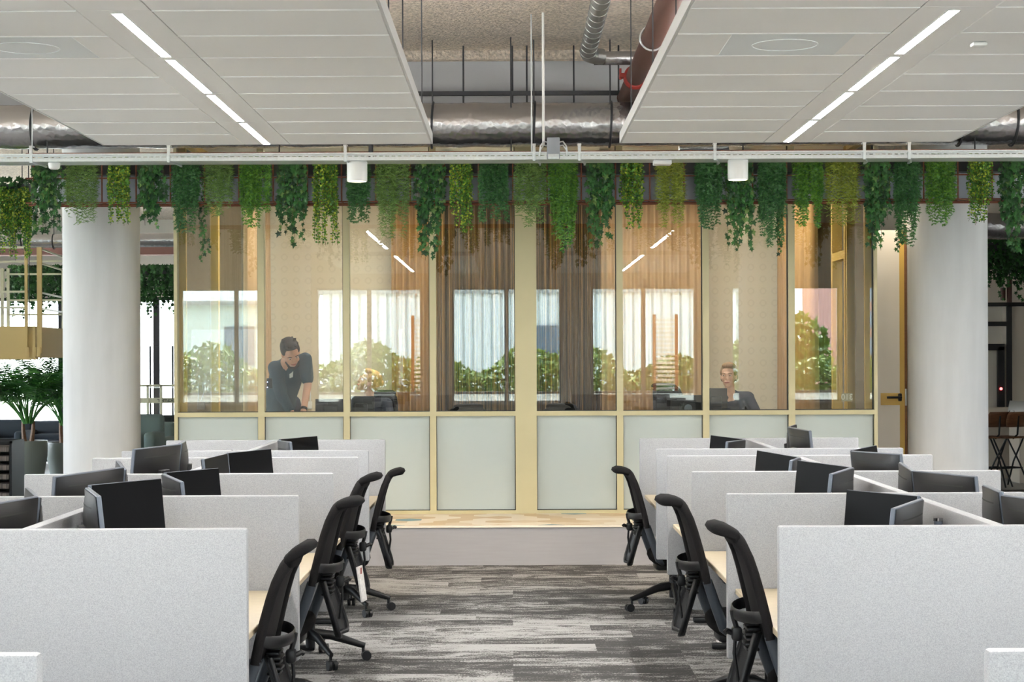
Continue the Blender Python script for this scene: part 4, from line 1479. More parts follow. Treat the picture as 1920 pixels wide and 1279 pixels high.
place_chair(-1.46, 18.36, R(78), .0, 'black office chair the blond person sits on behind the glass', 'chairs in the meeting rooms')
place_chair(2.32, 18.47, R(84), -.06, 'black office chair of the person in the right meeting room', 'chairs in the meeting rooms')
place_chair(1.86, 19.25, R(120), .05, 'empty black chair left of the person in the right meeting room', 'chairs in the meeting rooms')
place_chair(-.5, 17.9, R(-80), -.12, 'empty black chair behind the glass left of the thick middle post', 'chairs in the meeting rooms')
place_chair(.55, 17.9, R(-100), -.12, 'empty black chair behind the glass right of the thick middle post', 'chairs in the meeting rooms')
bpy.context.view_layer.update()
for o, lift, neck in CH:
    for c in list(o.children):
        base = c.name.split('.')[0]
        if base in LIFT: c.location.z += lift
        if base == 'neck_roll' and neck:
            # the pad pivots about the top hoop
            p = Vector((.31, 0, 1.03))
            Mx = Matrix.Translation((0, 0, lift)) @ Matrix.Translation(p) @ Matrix.Rotation(-R(neck), 4, 'Y') @ Matrix.Translation(-p)
            c.matrix_basis = Mx
# papers hanging on the third chair
b = MB()
b.rbox((0, 0, 0), (.012, .10, .20), .002, Euler((0, R(-8), 0)))
o = b.build('booklet', M['paper'], loc=(-.86, 10.0, .47), rot=(0, 0, R(-10)))
tag(o, 'white booklet hanging behind the third chair of the left bench', 'booklet')
MB().box(.0065, .0075, -.05, -.02, .06, .095).build('cover_print', M['red'], o, smooth=0)

# ================================================================== MEETING ROOM FURNITURE
ZF = ZP
TT = ZF + .74
def table(x0, x1, y0, y1, lab):
    t_ = thing('meeting_table', lab, 'table', ((x0+x1)/2, (y0+y1)/2, ZF))
    a, c = (x1-x0)/2, (y1-y0)/2
    MB().rbox((0, 0, .725), (2*a, 2*c, .03), .004).build('tabletop', M['oak'], t_)
    for sx_ in (-1, 1):
        for sy in (-1, 1):
            MB().rbox((sx_*(a-.06), sy*(c-.06), .355), (.05, .05, .71), .004).build('leg', M['white'], t_)
table(-2.80, -.75, 16.75, 17.55, 'pale table in the left meeting room under the standing person')
table(.95, 2.95, 16.75, 17.60, 'pale table in the right meeting room before the seated person')
def room_monitor(px, py_top, w_, h_, Y, face, lab, logo=False, tilt=0):
    p = at(px, py_top, Y)
    z = p.z - h_/2
    t_ = thing('monitor', lab, 'monitor', (p.x, Y, z), face, 'monitors in the meeting rooms')
    MB().rbox((0, 0, 0), (w_, .02, h_), .004).build('bezel', M['mon_back'], t_)
    MB().box(-w_/2 + .01, w_/2 - .01, .0102, .0112, -h_/2 + .012, h_/2 - .01).build('screen', M['screen'], t_, smooth=0)
    MB().rbox((0, -.02, -.02), (w_*.5, .03, h_*.5), .012).build('back_shell', M['mon_back'], t_)
    MB().rbox((0, -.005, (TT - z)/2 - h_*.1), (.05, .02, (z - TT) - h_*.0), .003).rbox((0, .02, TT - z + .008), (.22, .17, .014), .004).build('stand', M['mon_back'], t_)
    if logo:
        MB().lathe([(.034, 0), (.041, 0), (.041, .003), (.034, .003)], (0, 0, 0), 32, M=Matrix.Translation((0, -.036, -.02)) @ Matrix.Rotation(PI/2, 4, 'X')).build('logo_ring', M['mon_edge'], t_)
        lettering('logo_text', 'DELL', .026, (0, -.0365, -.02), M['mon_edge'], t_, mirror=False)
    return t_
room_monitor(1343, 728, .21, .24, 17.15, 0, 'dark monitor seen from behind before the person in the right room')
room_monitor(1288, 741, .33, .22, 17.25, R(14), 'monitor with a round logo on its back, left of the mullion in the right room', logo=True)
room_monitor(678, 743, .25, .20, 17.2, R(-6), 'black monitor under the blond person face in the left room')
room_monitor(620, 748, .30, .18, 17.35, R(4), 'low black monitor between the two people in the left room')
# linear ceiling lamps in both rooms
for (x, lab) in ((-1.9, 'left'), (-.6, None), (.9, None), (2.3, 'right')):
    o = MB().rbox((x, 18.3, ZT - .04), (.10, 2.4, .05), .006).build('room_lamp', M['white'])
    tag(o, 'white linear lamp on the meeting room ceiling, %s' % ('above the standing person' if x < -1.5 else 'left of the dividing wall' if x < 0 else 'right of the dividing wall' if x < 1.5 else 'above the right person'), 'ceiling lamp')
    MB().box(x - .045, x + .045, 17.12, 19.48, ZT - .0665, ZT - .0655).build('diffuser', M['warm_room'], o, smooth=0)
# wall socket strip with cable and the small screen with blue lights at the standing person
o = MB().rbox((cx(577, 20.55), 20.58, at(577, 760, 20.55).z), (.09, .04, .09), .006).build('wall_socket', M['white'])
tag(o, 'white wall socket with a cable behind the standing person', 'socket')
MB().tube([(cx(577, 20.55), 20.57, at(577, 752, 20.5).z), (cx(571, 20.55), 20.56, at(571, 735, 20.5).z), (cx(574, 20.55), 20.56, at(574, 716, 20.5).z), (cx(581, 20.55), 20.56, at(581, 718, 20.5).z), (cx(582, 20.55), 20.56, at(582, 762, 20.5).z)], .007, 6).build('cable', M['white'], o)
dk = thing('call_panel', 'small black panel with blue lights on the left room glass', 'touch panel', (cx(505, YG + .03), YG + .03, at(505, 719, YG + .03).z))
MB().rbox((0, 0, 0), (.05, .012, .095), .004).build('case', M['black'], dk)
for z in (.012, -.036):
    MB().ell((-.017, -.007, z), (.0035, .002, .0035)).build('light', M['led'], dk)
o = MB().rbox((cx(1592, 20.0), 20.57, at(1592, 667, 20).z), (.07, .02, .12), .005).build('thermostat', M['white'])
tag(o, 'white thermostat at the right end of the right meeting room', 'thermostat')
# 310 film on the side glass near the doorway
ts = thing('room_number_sign', 'small beige mirrored 310 sign on the right room glass', 'sign', (cx(1588, YG), YG + .006, at(1588, 745, YG).z))
MB().rbox((0, 0, 0), (.10, .003, .075), .001).build('sign_plate', M['band'], ts)
lettering('sign_text', '310', .072, (0, -.003, 0), M['ltext'], ts)

# ================================================================== PEOPLE
def body_obj(b, name, m, parent=None, vox=.009, it=4):
    o = b.build(name, m, parent, smooth=180)
    md = o.modifiers.new('skin_over', 'REMESH'); md.mode = 'VOXEL'; md.voxel_size = vox; md.use_smooth_shade = True
    sm = o.modifiers.new('soften', 'SMOOTH'); sm.iterations = it; sm.factor = .5
    return o
def frame(fwd, up=(0, 0, 1)):
    """matrix whose +y looks along fwd"""
    f = Vector(fwd).normalized()
    r_ = f.cross(Vector(up)).normalized()
    u = r_.cross(f)
    return Matrix((r_, f, u)).transposed()
def head(b, c, Rm, s=1.0):
    """skull, jaw, nose, ears; local +y is the face"""
    def E(p, r, M2=None):
        b.ell(Vector(c) + Rm @ (Vector(p)*s), [q*s for q in r], Rm if M2 is None else Rm @ M2)
    E((0, -.012, .035), (.073, .092, .085))
    E((0, .012, -.01), (.064, .076, .085))
    E((0, .035, -.055), (.050, .052, .052))
    E((0, .062, -.088), (.024, .022, .020))
    E((0, .075, .022), (.052, .020, .016))
    E((.036, .062, -.028), (.022, .022, .026)); E((-.036, .062, -.028), (.022, .022, .026))
    E((0, .094, -.022), (.012, .018, .014)); E((0, .090, -.004), (.009, .014, .026))
    E((0, .080, -.056), (.026, .014, .013))
    E((.073, -.005, -.008), (.010, .020, .030)); E((-.073, -.005, -.008), (.010, .020, .030))
def face_bits(par, c, Rm, hairm, s=1.0):
    for s_ in (-1, 1):
        MB().ell(Vector(c) + Rm @ (Vector((s_*.031, .0815, .006))*s), [.0105*s, .006*s, .0052*s], Rm).build('eye', M['eye_w'], par, smooth=180)
        MB().ell(Vector(c) + Rm @ (Vector((s_*.030, .0865, .006))*s), [.0056*s, .004*s, .0050*s], Rm).build('iris', M['hair_b'], par, smooth=180)
        q = [Vector(c) + Rm @ (Vector((s_*x, y, z))*s) for x, y, z in ((.014, .094, .026), (.032, .092, .031), (.050, .080, .026))]
        MB().tube(q, [.003*s, .004*s, .002*s], 6).build('eyebrow', hairm, par)
    q = [Vector(c) + Rm @ (Vector((x, y, -.058))*s) for x, y in ((-.024, .083), (-.01, .0925), (0, .094), (.01, .0925), (.024, .083))]
    MB().tube(q, [.003*s, .006*s, .0055*s, .006*s, .003*s], 6).build('lips', M['lips'], par)
def hand(b, w_, d, n_, s=1.0, curl=.25, thumb=1):
    """palm and five jointed fingers; d points along the fingers, n_ out of the back of the hand"""
    d = Vector(d).normalized(); n_ = Vector(n_); n_ = (n_ - d*n_.dot(d)).normalized(); sd = d.cross(n_)
    w_ = Vector(w_)
    for k in range(4):
        u = (k - 1.5)*.019
        b.limb([w_ + sd*u*.7, w_ + d*.045 + sd*u, w_ + d*.09 + sd*u*1.05], [.016, .014, .0115], 10)
        L = (.068, .078, .072, .056)[k]
        p0 = w_ + d*.09 + sd*u*1.1
        dd = (d + sd*u*3).normalized()
        p1 = p0 + (dd - n_*curl*.6).normalized()*L*.45
        p2 = p1 + (dd - n_*curl*1.6).normalized()*L*.32
        p3 = p2 + (dd - n_*curl*2.4).normalized()*L*.23
        b.limb([p0, p1, p2, p3], [.0098, .0092, .0085, .0072], 8)
    t0 = w_ + d*.025 - sd*thumb*.028*1.0
    t1 = t0 + (d*.6 - sd*thumb*.8 - n_*.2).normalized()*.042
    t2 = t1 + (d*.9 - sd*thumb*.35 - n_*.25).normalized()*.034
    t3 = t2 + d*.024
    b.limb([t0, t1, t2, t3], [.0145, .0115, .0105, .008], 8)
def hair_shell(b, c, Rm, s=1.0, back=1.0, fringe=0.0):
    def E(p, r): b.ell(Vector(c) + Rm @ (Vector(p)*s), [q*s for q in r], Rm)
    E((0, -.026, .050), (.081, .092, .082))
    E((0, -.05, .0), (.074, .062, .082*back))
    E((0, .03, .098 + fringe), (.060, .052, .030))
    E((.062, -.012, .035), (.020, .050, .042)); E((-.062, -.012, .035), (.020, .050, .042))

# --- the standing person, bent over the table
man = thing('person', 'person in a dark petrol hoodie bending over the table in the left meeting room', 'person', (0, 0, 0))
hc = at(545, 662, 17.05)
fd = Vector((.38, -.72, -.62))
Rm = frame(fd, (-.05, -.5, .85))
bm_ = MB()
head(bm_, hc, Rm, 1.12)
nk = Vector((-2.19, 17.22, 1.70)); chest = Vector((-2.23, 17.34, 1.56)); belly = Vector((-2.32, 17.60, 1.36)); hip = Vector((-2.33, 17.80, 1.25))
bm_.limb([hc + Vector((-.01, .06, -.03)), nk], [.060, .062])
bm_.limb([nk, chest, belly, hip], [.085, .14, .135, .14], 16)
shR, elR, wrR = at(516, 690, 17.22), at(528, 742, 17.0), Vector((-2.10, 16.93, 1.185))
shL, elL, wrL = at(572, 674, 17.24), at(577, 722, 17.2), Vector((-2.02, 17.0, 1.225))
bm_.limb([shR, elR, wrR], [.055, .043, .030]); bm_.limb([shL, elL, wrL], [.052, .041, .029])
hand(bm_, wrR + Vector((.02, -.02, -.03)), (.30, -.55, -.62), (.1, -.7, .7), curl=.1, thumb=-1)
hand(bm_, wrL + Vector((.0, -.02, -.03)), (-.05, -.55, -.68), (.0, -.7, .7), curl=.1, thumb=1)
for s_ in (-1, 1):
    hp = hip + Vector((s_*.09, 0, -.02)); kn = Vector((hp.x + s_*.02, 17.84, ZF + .50)); an = Vector((kn.x + s_*.01, 17.92, ZF + .09))
    bm_.limb([hp, kn, an], [.092, .062, .042]); bm_.limb([an + Vector((0, .03, -.03)), an + Vector((s_*.01, -.15, -.055))], [.04, .032])
body_obj(bm_, 'body', M['skin'], man, .0065, 3)
face_bits(man, hc, Rm, M['hair_b'], 1.12)
hb_ = MB(); hair_shell(hb_, hc, Rm, 1.15, .8, .004)
rh = random.Random(5)
for k in range(34):
    a = rh.uniform(-1, 1); p = hc + Rm @ Vector((a*.066, rh.uniform(-.066, .066), .132))
    hb_.limb([p, p + Rm @ Vector((rh.gauss(0, .012), rh.uniform(-.02, .03), .012))], [.012, .006], 6)
body_obj(hb_, 'hair', M['hair_b'], man, .006, 2)
MB().tube([hc + Rm @ Vector((s, y, z)) for s, y, z in ((-.068, .033, -.066), (-.044, .083, -.108), (0, .101, -.114), (.044, .083, -.108), (.068, .033, -.066))], [.006, .013, .014, .013, .006], 8).build('beard', M['hair_b'], man, smooth=80)
cl = MB()
cl.limb([nk + Vector((0, .03, -.02)), chest, belly, hip + Vector((0, -.02, .03))], [.105, .165, .155, .160], 18)
cl.limb([chest + Vector((-.02, .05, .05)), shR], [.13, .075]); cl.limb([chest + Vector((.02, .05, .05)), shL], [.13, .072])
cl.limb([shR, elR, elR.lerp(wrR, .62)], [.074, .060, .050])
cl.limb([shL, shL.lerp(elL, .75)], [.070, .066])
cl.limb([nk + Vector((-.07, .06, .0)), nk + Vector((-.02, .11, .02)), nk + Vector((.07, .06, .02))], [.05, .055, .045])
body_obj(cl, 'hoodie', M['hoodie'], man, .010, 5)
MB().add([chest + Vector((.055, -.163, .07)), chest + Vector((.095, -.158, .085)), chest + Vector((.09, -.162, .01)), chest + Vector((.058, -.165, .0))], [(0, 1, 2, 3)]).build('chest_print', M['white'], man, smooth=0)
tr_ = MB()
tr_.limb([hip + Vector((-.05, 0, .02)), hip + Vector((.05, 0, .02))], [.15, .15])
for s_ in (-1, 1):
    hp = hip + Vector((s_*.09, 0, -.02)); kn = Vector((hp.x + s_*.02, 17.84, ZF + .50)); an = Vector((kn.x + s_*.01, 17.92, ZF + .12))
    tr_.limb([hp, kn, an], [.108, .078, .062])
body_obj(tr_, 'trousers', M['jeans'], man, .010, 4)
for s_ in (-1, 1):
    an = Vector((hip.x + s_*.12, 17.92, ZF + .06))
    sh = MB(); sh.limb([an + Vector((0, .04, -.015)), an + Vector((s_*.01, -.17, -.025))], [.046, .038])
    body_obj(sh, 'shoe', M['white'], man, .010, 2)
wt = elL.lerp(wrL, .86); dr = (wrL - elL).normalized()
MB().tube([wt - dr*.014, wt + dr*.014], .0335, 18).build('watch', M['black'], man, smooth=60)

def seated(name_lab, hc, fd, up, x, y, hairm, skinm, topm, bun, hands_to, sh_w=.175, lean=.0):
    p = thing('person', name_lab, 'person', (0, 0, 0))
    Rm = frame(fd, up)
    s = 1.06
    seat = Vector((x, y, ZF + .53))
    nk = Vector((hc.x*.75 + x*.25, hc.y + .05, hc.z - .145))
    chest = Vector((nk.x*.6 + x*.4, nk.y + .05, nk.z - .19)); belly = Vector((x, y - .02, ZF + .74))
    b = MB()
    head(b, hc, Rm, s)
    b.limb([hc + Rm @ Vector((0, -.03, -.05)), nk + Vector((0, 0, -.02))], [.050, .052])
    b.limb([nk + Vector((0, .01, -.06)), chest, belly, seat], [.07, .115, .11, .13], 16)
    arms = []
    for s_, tgt in zip((-1, 1), hands_to):
        sh = nk + Vector((s_*sh_w, .03, -.085)); wr = Vector(tgt); el = sh.lerp(wr, .5) + Vector((s_*.07, .05, -.11))
        b.limb([nk + Vector((s_*.06, .02, -.07)), sh], [.055, .052])
        b.limb([sh, el, wr], [.046, .036, .025])
        hand(b, wr + Vector((0, -.02, .0)), (-s_*.15, -1, -.08), (0, -.1, 1), s=.9, curl=.3, thumb=s_)
        arms.append((sh, el, wr))
    for s_ in (-1, 1):
        hp = seat + Vector((s_*.09, 0, 0)); kn = hp + Vector((s_*.03, -.44, .01)); an = Vector((kn.x, kn.y + .04, ZF + .09))
        b.limb([hp, kn, an], [.085, .06, .04]); b.limb([an + Vector((0, .03, -.03)), an + Vector((0, -.14, -.055))], [.038, .03])
    body_obj(b, 'body', skinm, p, .0065, 3)
    face_bits(p, hc, Rm, hairm, s)
    h_ = MB(); hair_shell(h_, hc, Rm, s*1.03, .95)
    q = hc + Rm @ Vector((0, -.115, .03 if bun else -.04))
    h_.ell(q, (.045, .04, .05) if bun else (.035, .03, .055), Rm)
    for s_ in (-1, 1): h_.ell(hc + Rm @ Vector((s_*.072, -.03, -.012)), (.018, .04, .05), Rm)
    body_obj(h_, 'hair', hairm, p, .006, 3)
    c_ = MB()
    c_.limb([chest + Vector((0, .015, .10)), chest, belly, seat + Vector((0, 0, .02))], [.10, .135, .130, .15], 18)
    c_.limb([nk + Vector((-.045, .012, -.075)), nk + Vector((.045, .012, -.075))], [.066, .066])
    for s_, (sh, el, wr) in zip((-1, 1), arms):
        c_.limb([nk + Vector((s_*.065, .025, -.082)), sh + Vector((0, 0, .004))], [.070, .068])
        c_.limb([sh, sh.lerp(el, .78)], [.064, .056])
    body_obj(c_, 'top', topm, p, .010, 4)
    t_ = MB()
    for s_ in (-1, 1):
        hp = seat + Vector((s_*.09, 0, 0)); kn = hp + Vector((s_*.03, -.44, .01)); an = Vector((kn.x, kn.y + .04, ZF + .13))
        t_.limb([hp, kn, an], [.105, .075, .058])
    body_obj(t_, 'trousers', M['jeans'], p, .010, 3)
    for s_ in (-1, 1):
        an = Vector((seat.x + s_*.12, seat.y - .40, ZF + .05))
        q_ = MB(); q_.limb([an + Vector((0, .03, -.01)), an + Vector((0, -.15, -.018))], [.042, .034])
        body_obj(q_, 'shoe', M['black'], p, .010, 2)
    return p
hw_ = at(691, 717, 18.05)
seated('blond person with pinned-up hair looking up at the standing person', hw_, (-.88, -.30, .36), (.35, 0, 1), -1.47, 18.30, M['hair_y'], M['skin2'], M['navy'], True,
       [(-1.68, 17.50, TT + .035), (-1.30, 17.50, TT + .035)])
hr_ = at(1366, 705, 18.05)
seated('person in a navy T-shirt seated at a monitor in the right meeting room', hr_, (-.30, -.95, -.03), (0, 0, 1), 2.30, 18.38, M['hair_m'], M['skin2'], M['navy'], False,
       [(2.12, 17.56, TT + .035), (2.46, 17.54, TT + .035)], sh_w=.19)

# ================================================================== FAR LEFT: LOUNGE BEHIND THE COLUMN
# cream cage canopy
YC = 21.0
cg = thing('cage_canopy', 'cream metal canopy with a deep band and a ladder-like cage left of the column', 'canopy')
zA, zB = at(40, 612, YC).z, at(40, 671, YC).z
xA, xB = at(-220, 640, YC).x, at(66, 640, YC).x
xC, yC = at(140, 640, 23.6).x, 23.6
MB().box(xA, xB, YC, YC + .03, zB, zA).build('band', M['cream'], cg, smooth=0)
dv = Vector((xC - xB, yC - YC, 0))
b = MB()
n_ = Vector((-dv.y, dv.x, 0)).normalized() * .03
b.add([(xB, YC, zB), (xC, yC, zB), (xC + n_.x, yC + n_.y, zB), (xB + n_.x, YC + n_.y, zB), (xB, YC, zA), (xC, yC, zA), (xC + n_.x, yC + n_.y, zA), (xB + n_.x, YC + n_.y, zA)],
      [(0,3,2,1),(4,5,6,7),(0,1,5,4),(1,2,6,5),(2,3,7,6),(3,0,4,7)])
b.build('band', M['cream'], cg, smooth=0)
MB().box(xA, xB + .02, YC - .025, YC + .055, zB - .02, zB).build('lower_rim', M['cream'], cg, smooth=0)
ztop = at(40, 464, YC).z
for p, wpx in ((50, 5), (75, 9), (65, 4)):
    x = at(p, 600, YC).x; hw_p = wpx/2/F*YC
    MB().box(x - hw_p, x + hw_p, YC - .03, YC, zB + .05, ztop if p != 65 else zA).build('post', M['cream'], cg, smooth=0)
for p in (4, 15, 118):
    x = at(p, 600, YC + 1.6).x
    MB().box(x - .018, x + .018, YC + 1.6, YC + 1.63, zA, at(15, 490, YC).z).build('back_post', M['cream_pole'], cg, smooth=0)
for py in (464, 491, 547, 577):
    z = at(30, py, YC).z
    MB().box(xA, at(48, 640, YC).x, YC - .01, YC + .01, z - .012, z + .012).build('rung', M['cream_pole'], cg, smooth=0)
for py in (490, 514, 563, 590):
    z = at(60, py, YC + 1.6).z
    MB().box(at(15, 640, YC + 1.6).x, at(125, 640, YC + 1.6).x, YC + 1.6, YC + 1.62, z - .012, z + .012).build('rung', M['cream_pole'], cg, smooth=0)
for py in (467, 494, 549, 579):
    z = at(78, py, YC).z
    MB().tube([(at(78, 640, YC).x, YC, z), (xC, yC, z)], .014, 4).build('rung', M['cream_pole'], cg)
for p in (53, 66, 74):
    MB().rbox((at(p, 660, YC).x, YC - .035, at(p, 660, YC).z), (.045, .012, .115), .004).build('bracket_plate', M['cream'], cg)
MB().cyl((at(57.5, 640, YC).x, YC - .06, zA), (at(57.5, 640, YC).x, YC - .06, ZS - .004), .006, 6).build('hanger_cable', M['dark'], cg)
dl = thing('air_duct', 'shiny round duct with black straps above the cream cage at the far left', 'air duct')
MB().tube([(-9, 22.5, at(60, 453, 22.5).z), (at(420, 453, 22.5).x, 22.5, at(60, 451, 22.5).z)], .088, 28).build('foil_tube', M['foil'], dl, smooth=60)
for p in (42, 101):
    x = at(p, 450, 22.5).x; z = at(60, 453, 22.5).z
    ring = [(x, 22.5 + .094*math.cos(a), z + .094*math.sin(a)) for a in [2*PI*j/24 for j in range(24)]]
    MB().tube(ring, .008, 6, closed=True).cyl((x, 22.5, z + .09), (x, 22.5, ZS - .004), .006, 6).build('strap', M['dark'], dl)
o = MB().box(-9.5, -4.7, 26.0, 26.3, 3.3, 3.5).build('red_beam', M['brick'], smooth=0)
tag(o, 'dull red painted beam under the slab at the far left', 'beam')
# planters along the far left ceiling
def wild(x0, x1, y, z0, z1, n, seed, lab, drop=.5):
    r = random.Random(seed)
    t_ = thing('hanging_greenery', lab, 'hanging plants', (0, 0, 0))
    MB().box(x0, x1, y, y + .25, z1 - .1, z1).build('trough', M['dark'], t_, smooth=0)
    b = MB()
    for k in range(n):
        x = r.uniform(x0, x1); yy = y + r.uniform(-.12, .2); top = z1 + .05
        L = (z1 - z0) * r.uniform(.55, 1.0) * (1 + (drop if r.random() < .12 else 0))
        zz = top
        while zz > top - L:
            p = Vector((x + r.gauss(0, .03), yy + r.gauss(0, .03), zz))
            ivy_leaf(b, p, Vector((r.gauss(0, .5), -.3, -.7)), Vector((r.gauss(0, .4), -1, .3)), r.uniform(.04, .07), 0)
            zz -= .045
    b.build('foliage', M['ivy_d'], t_, smooth=0)
wild(at(12, 0, 25).x, at(330, 0, 25).x, 25, at(60, 575, 25).z, at(60, 505, 25).z, 330, 1, 'dark greenery hanging behind the cream cage and left of the glass rooms', .4)
wild(at(-120, 0, 15.6).x, at(54, 0, 15.6).x, 15.6, at(30, 452, 15.6).z, at(30, 345, 15.6).z, 40, 2, 'sparse ivy in the second planter at the left edge', .1)
hang_plant('button', at(38, 400, 15.5).x, .22, at(38, 455, 15.5).z, 301, 'dense yellow-green plant hanging at the left edge in front of the far duct')
hang_plant('button', at(6, 400, 15.5).x, .20, at(6, 445, 15.5).z, 302, 'dense yellow-green plant cut by the left edge of the photo')
for o in bpy.data.objects:
    if o.name.startswith('hanging_button_fern') and 'left edge' in o.get('label', ''):
        o.location = (0, .9, -.17)
# palms in grey pots
def palm(px, Y, rad, ytop, ybase, seed, lab, hgt):
    r = random.Random(seed)
    x = at(px, 700, Y).x
    z0 = 0.0
    zt_ = at(px, ytop, Y).z
    pt = thing('plant_pot', 'grey tapered plant pot %s' % lab[0], 'plant pot', (x, Y, z0))
    MB().lathe([(0, 0), (rad*.72, 0), (rad*.80, .02), (rad*.98, zt_*.6), (rad, zt_ - .02), (rad*.985, zt_), (rad*.93, zt_), (rad*.92, zt_ - .05), (0, zt_ - .05)], n=40).build('pot', M['pot'], pt)
    MB().lathe([(0, zt_ - .045), (rad*.915, zt_ - .049)], n=30).build('soil', M['soil'], pt)
    pm = thing('palm', 'dark green palm %s' % lab[1], 'palm', (x, Y, zt_ - .05))
    for k in range(2):
        MB().tube([(.05*(k*2-1), 0, 0), (.07*(k*2-1), .01, .18), (.08*(k*2-1), .02, .34)], [.04, .03, .022], 8).build('trunk', M['walnut'], pm)
    b = MB(); sb = MB()
    for k in range(32):
        a = r.uniform(0, 2*PI); lean = r.uniform(.15, 1.0)
        L = hgt * r.uniform(.65, 1.0)
        p = Vector((.06*math.cos(a), .06*math.sin(a), .3)); d = Vector((math.cos(a)*lean*.5, math.sin(a)*lean*.5, 1)).normalized()
        pts = [p.copy()]
        for i in range(14):
            d = (d + Vector((math.cos(a)*.05, math.sin(a)*.05, -.075*lean - .02*i*.3))).normalized()
            p = p + d*(L/14); pts.append(p.copy())
        sb.tube(pts, [.012*(1 - i/18) for i in range(15)], 5, cap=False)
        sd = d.cross(Vector((0, 0, 1)))
        sd = Vector((-math.sin(a), math.cos(a), 0))
        for i in range(5, 15):
            for s2 in (-1, 1):
                for h_ in (0, .5):
                    q = pts[i] if h_ == 0 or i == 14 else pts[i].lerp(pts[i+1], .5)
                    t = (pts[i] - pts[i-1]).normalized()
                    o_ = (sd*s2*.85 + t*.65 + Vector((0, 0, -.25))).normalized()
                    l = .38*(1 - abs(i - 9)/9)*r.uniform(.85, 1.1) + .05
                    w_ = t*.014
                    m_ = q + o_*l*.5 + Vector((0, 0, .01))
                    e = q + o_*l + Vector((0, 0, -.05))
                    b.add([q - w_*.4, m_ - w_, e, m_ + w_, q + w_*.4], [(0, 1, 3, 4), (1, 2, 3)])
    b.build('fronds', M['palm'], pm, smooth=0)
    sb.build('stalks', M['palm'], pm)
palm(52, 26.0, .285, 826, 888, 5, ('left of the column, standing clear', 'in the grey pot left of the column'), 1.55)
palm(122, 26.6, .285, 829, 888, 6, ('half hidden by the column', 'half hidden by the column'), 1.5)
# dark storage rack with striped trays at the left edge
rk = thing('storage_rack', 'black rack of striped trays at the left edge of the photo', 'storage rack', (at(-25, 880, 20).x, 20.0, 0))
zt_ = at(0, 827, 20).z
MB().box(-.30, .29, -.02, .02, zt_ - .03, zt_).box(.265, .29, -.02, .5, 0, zt_).box(-.30, -.275, -.02, .5, 0, zt_).box(-.275, .265, .48, .5, 0, zt_).build('frame', M['black'], rk, smooth=0)
for k in range(8):
    z = zt_ - .06 - k*.105
    if z < .08: break
    MB().rbox((-.005, .2, z - .035), (.53, .44, .06), .015).build('tray', M['stripe'], rk)
# upholstered seats
def sofa(px, Y, w_, zt_, lab, m, wing=True):
    x = at(px, 800, Y).x
    s_ = thing('sofa', lab, 'sofa', (x, Y, 0))
    MB().rbox((0, 0, .24), (w_, .7, .36), .05, seg=4).build('seat', m, s_)
    MB().rbox((0, .33, zt_/2 + .05), (w_, .16, zt_ - .1), .06, seg=4).build('back', m, s_)
    for q in (-1, 1):
        MB().rbox((q*(w_/2 - .06), 0, zt_*.42), (.14, .72, zt_*.75), .05, seg=4).build('arm', m, s_)
    MB().rbox((0, .02, .45), (w_ - .28, .6, .12), .05, seg=4).build('cushion', m, s_)
sofa(258, 22.5, .55, at(270, 778, 22.5).z, 'teal high-backed armchair beside the left column', M['teal'])
sofa(291, 23.5, .42, at(300, 793, 23.5).z, 'teal tub chair between the column and the glass front', M['teal'])
sofa(8, 27.8, .75, at(10, 788, 27.8).z, 'dark navy armchair behind the rack at the left edge', M['navy_uph'])
sofa(100, 29.5, .9, at(100, 790, 29.5).z, 'dark navy sofa behind the palms', M['navy_uph'])
# glazed screen with the HUISKAMER band
gs = thing('glass_screen', 'pale framed glass screen with a lettered band left of the glass rooms', 'glass screen')
YH = 24.0
gx0, gx1 = at(258, 0, YH).x, at(372, 0, YH).x
b = MB()
for p in (277, 302, 338, 371):
    x = at(p, 700, YH).x; b.box(x - .014, x + .014, YH - .02, YH + .02, 0, at(0, 724, YH).z)
b.box(gx0, gx1, YH - .02, YH + .02, at(300, 725, YH).z, at(300, 721, YH).z)
b.build('frame', M['cream_pole'], gs, smooth=0)
MB().box(gx0, gx1, YH - .003, YH + .003, .1, at(300, 723, YH).z).build('pane', M['wglass'], gs, smooth=0)
MB().box(gx0, gx1, YH - .012, YH - .006, at(300, 756, YH).z, at(300, 746, YH).z).build('lettered_band', M['cream_pole'], gs, smooth=0)
lettering('band_text', 'Huiskamer', .085, (at(321, 751, YH).x, YH - .014, at(321, 751, YH).z + .005), M['dtext'], gs)
for (px, Y, lab) in ((283, 28, 'dark lounge table near the far windows, left one'), (311, 29, 'dark lounge table near the far windows, right one')):
    t_ = thing('lounge_table', lab, 'table', (at(px, 0, Y).x, Y, 0))
    MB().rbox((0, 0, .73), (.85, .7, .03), .008).build('tabletop', M['white'], t_)
    for a in (-.3, .3): MB().box(a - .02, a + .02, -.02, .02, 0, .72).build('leg', M['dark'], t_, smooth=0)
    for a in (-.22, .25):
        c_ = thing('lounge_chair', 'dark lounge chair %s %s' % ('left of' if a < 0 else 'right of', 'the ' + lab[5:]), 'chair', (at(px, 0, Y).x + a, Y - .55, 0))
        MB().rbox((0, 0, .45), (.42, .42, .05), .02).build('seat', M['black'], c_)
        MB().rbox((0, -.2, .68), (.40, .04, .36), .02, Euler((R(8), 0, 0))).build('backrest', M['black'], c_)
        for q in (-1, 1): MB().tube([(q*.18, .17, 0), (q*.17, .15, .43)], .012, 6).build('leg', M['chrome'], c_); MB().tube([(q*.18, -.19, 0), (q*.17, -.17, .43)], .012, 6).build('leg', M['chrome'], c_)
fr = thing('portal_frame', 'thin black goal-shaped frame before the far windows', 'frame', (at(300, 0, 30).x, 30, 0))
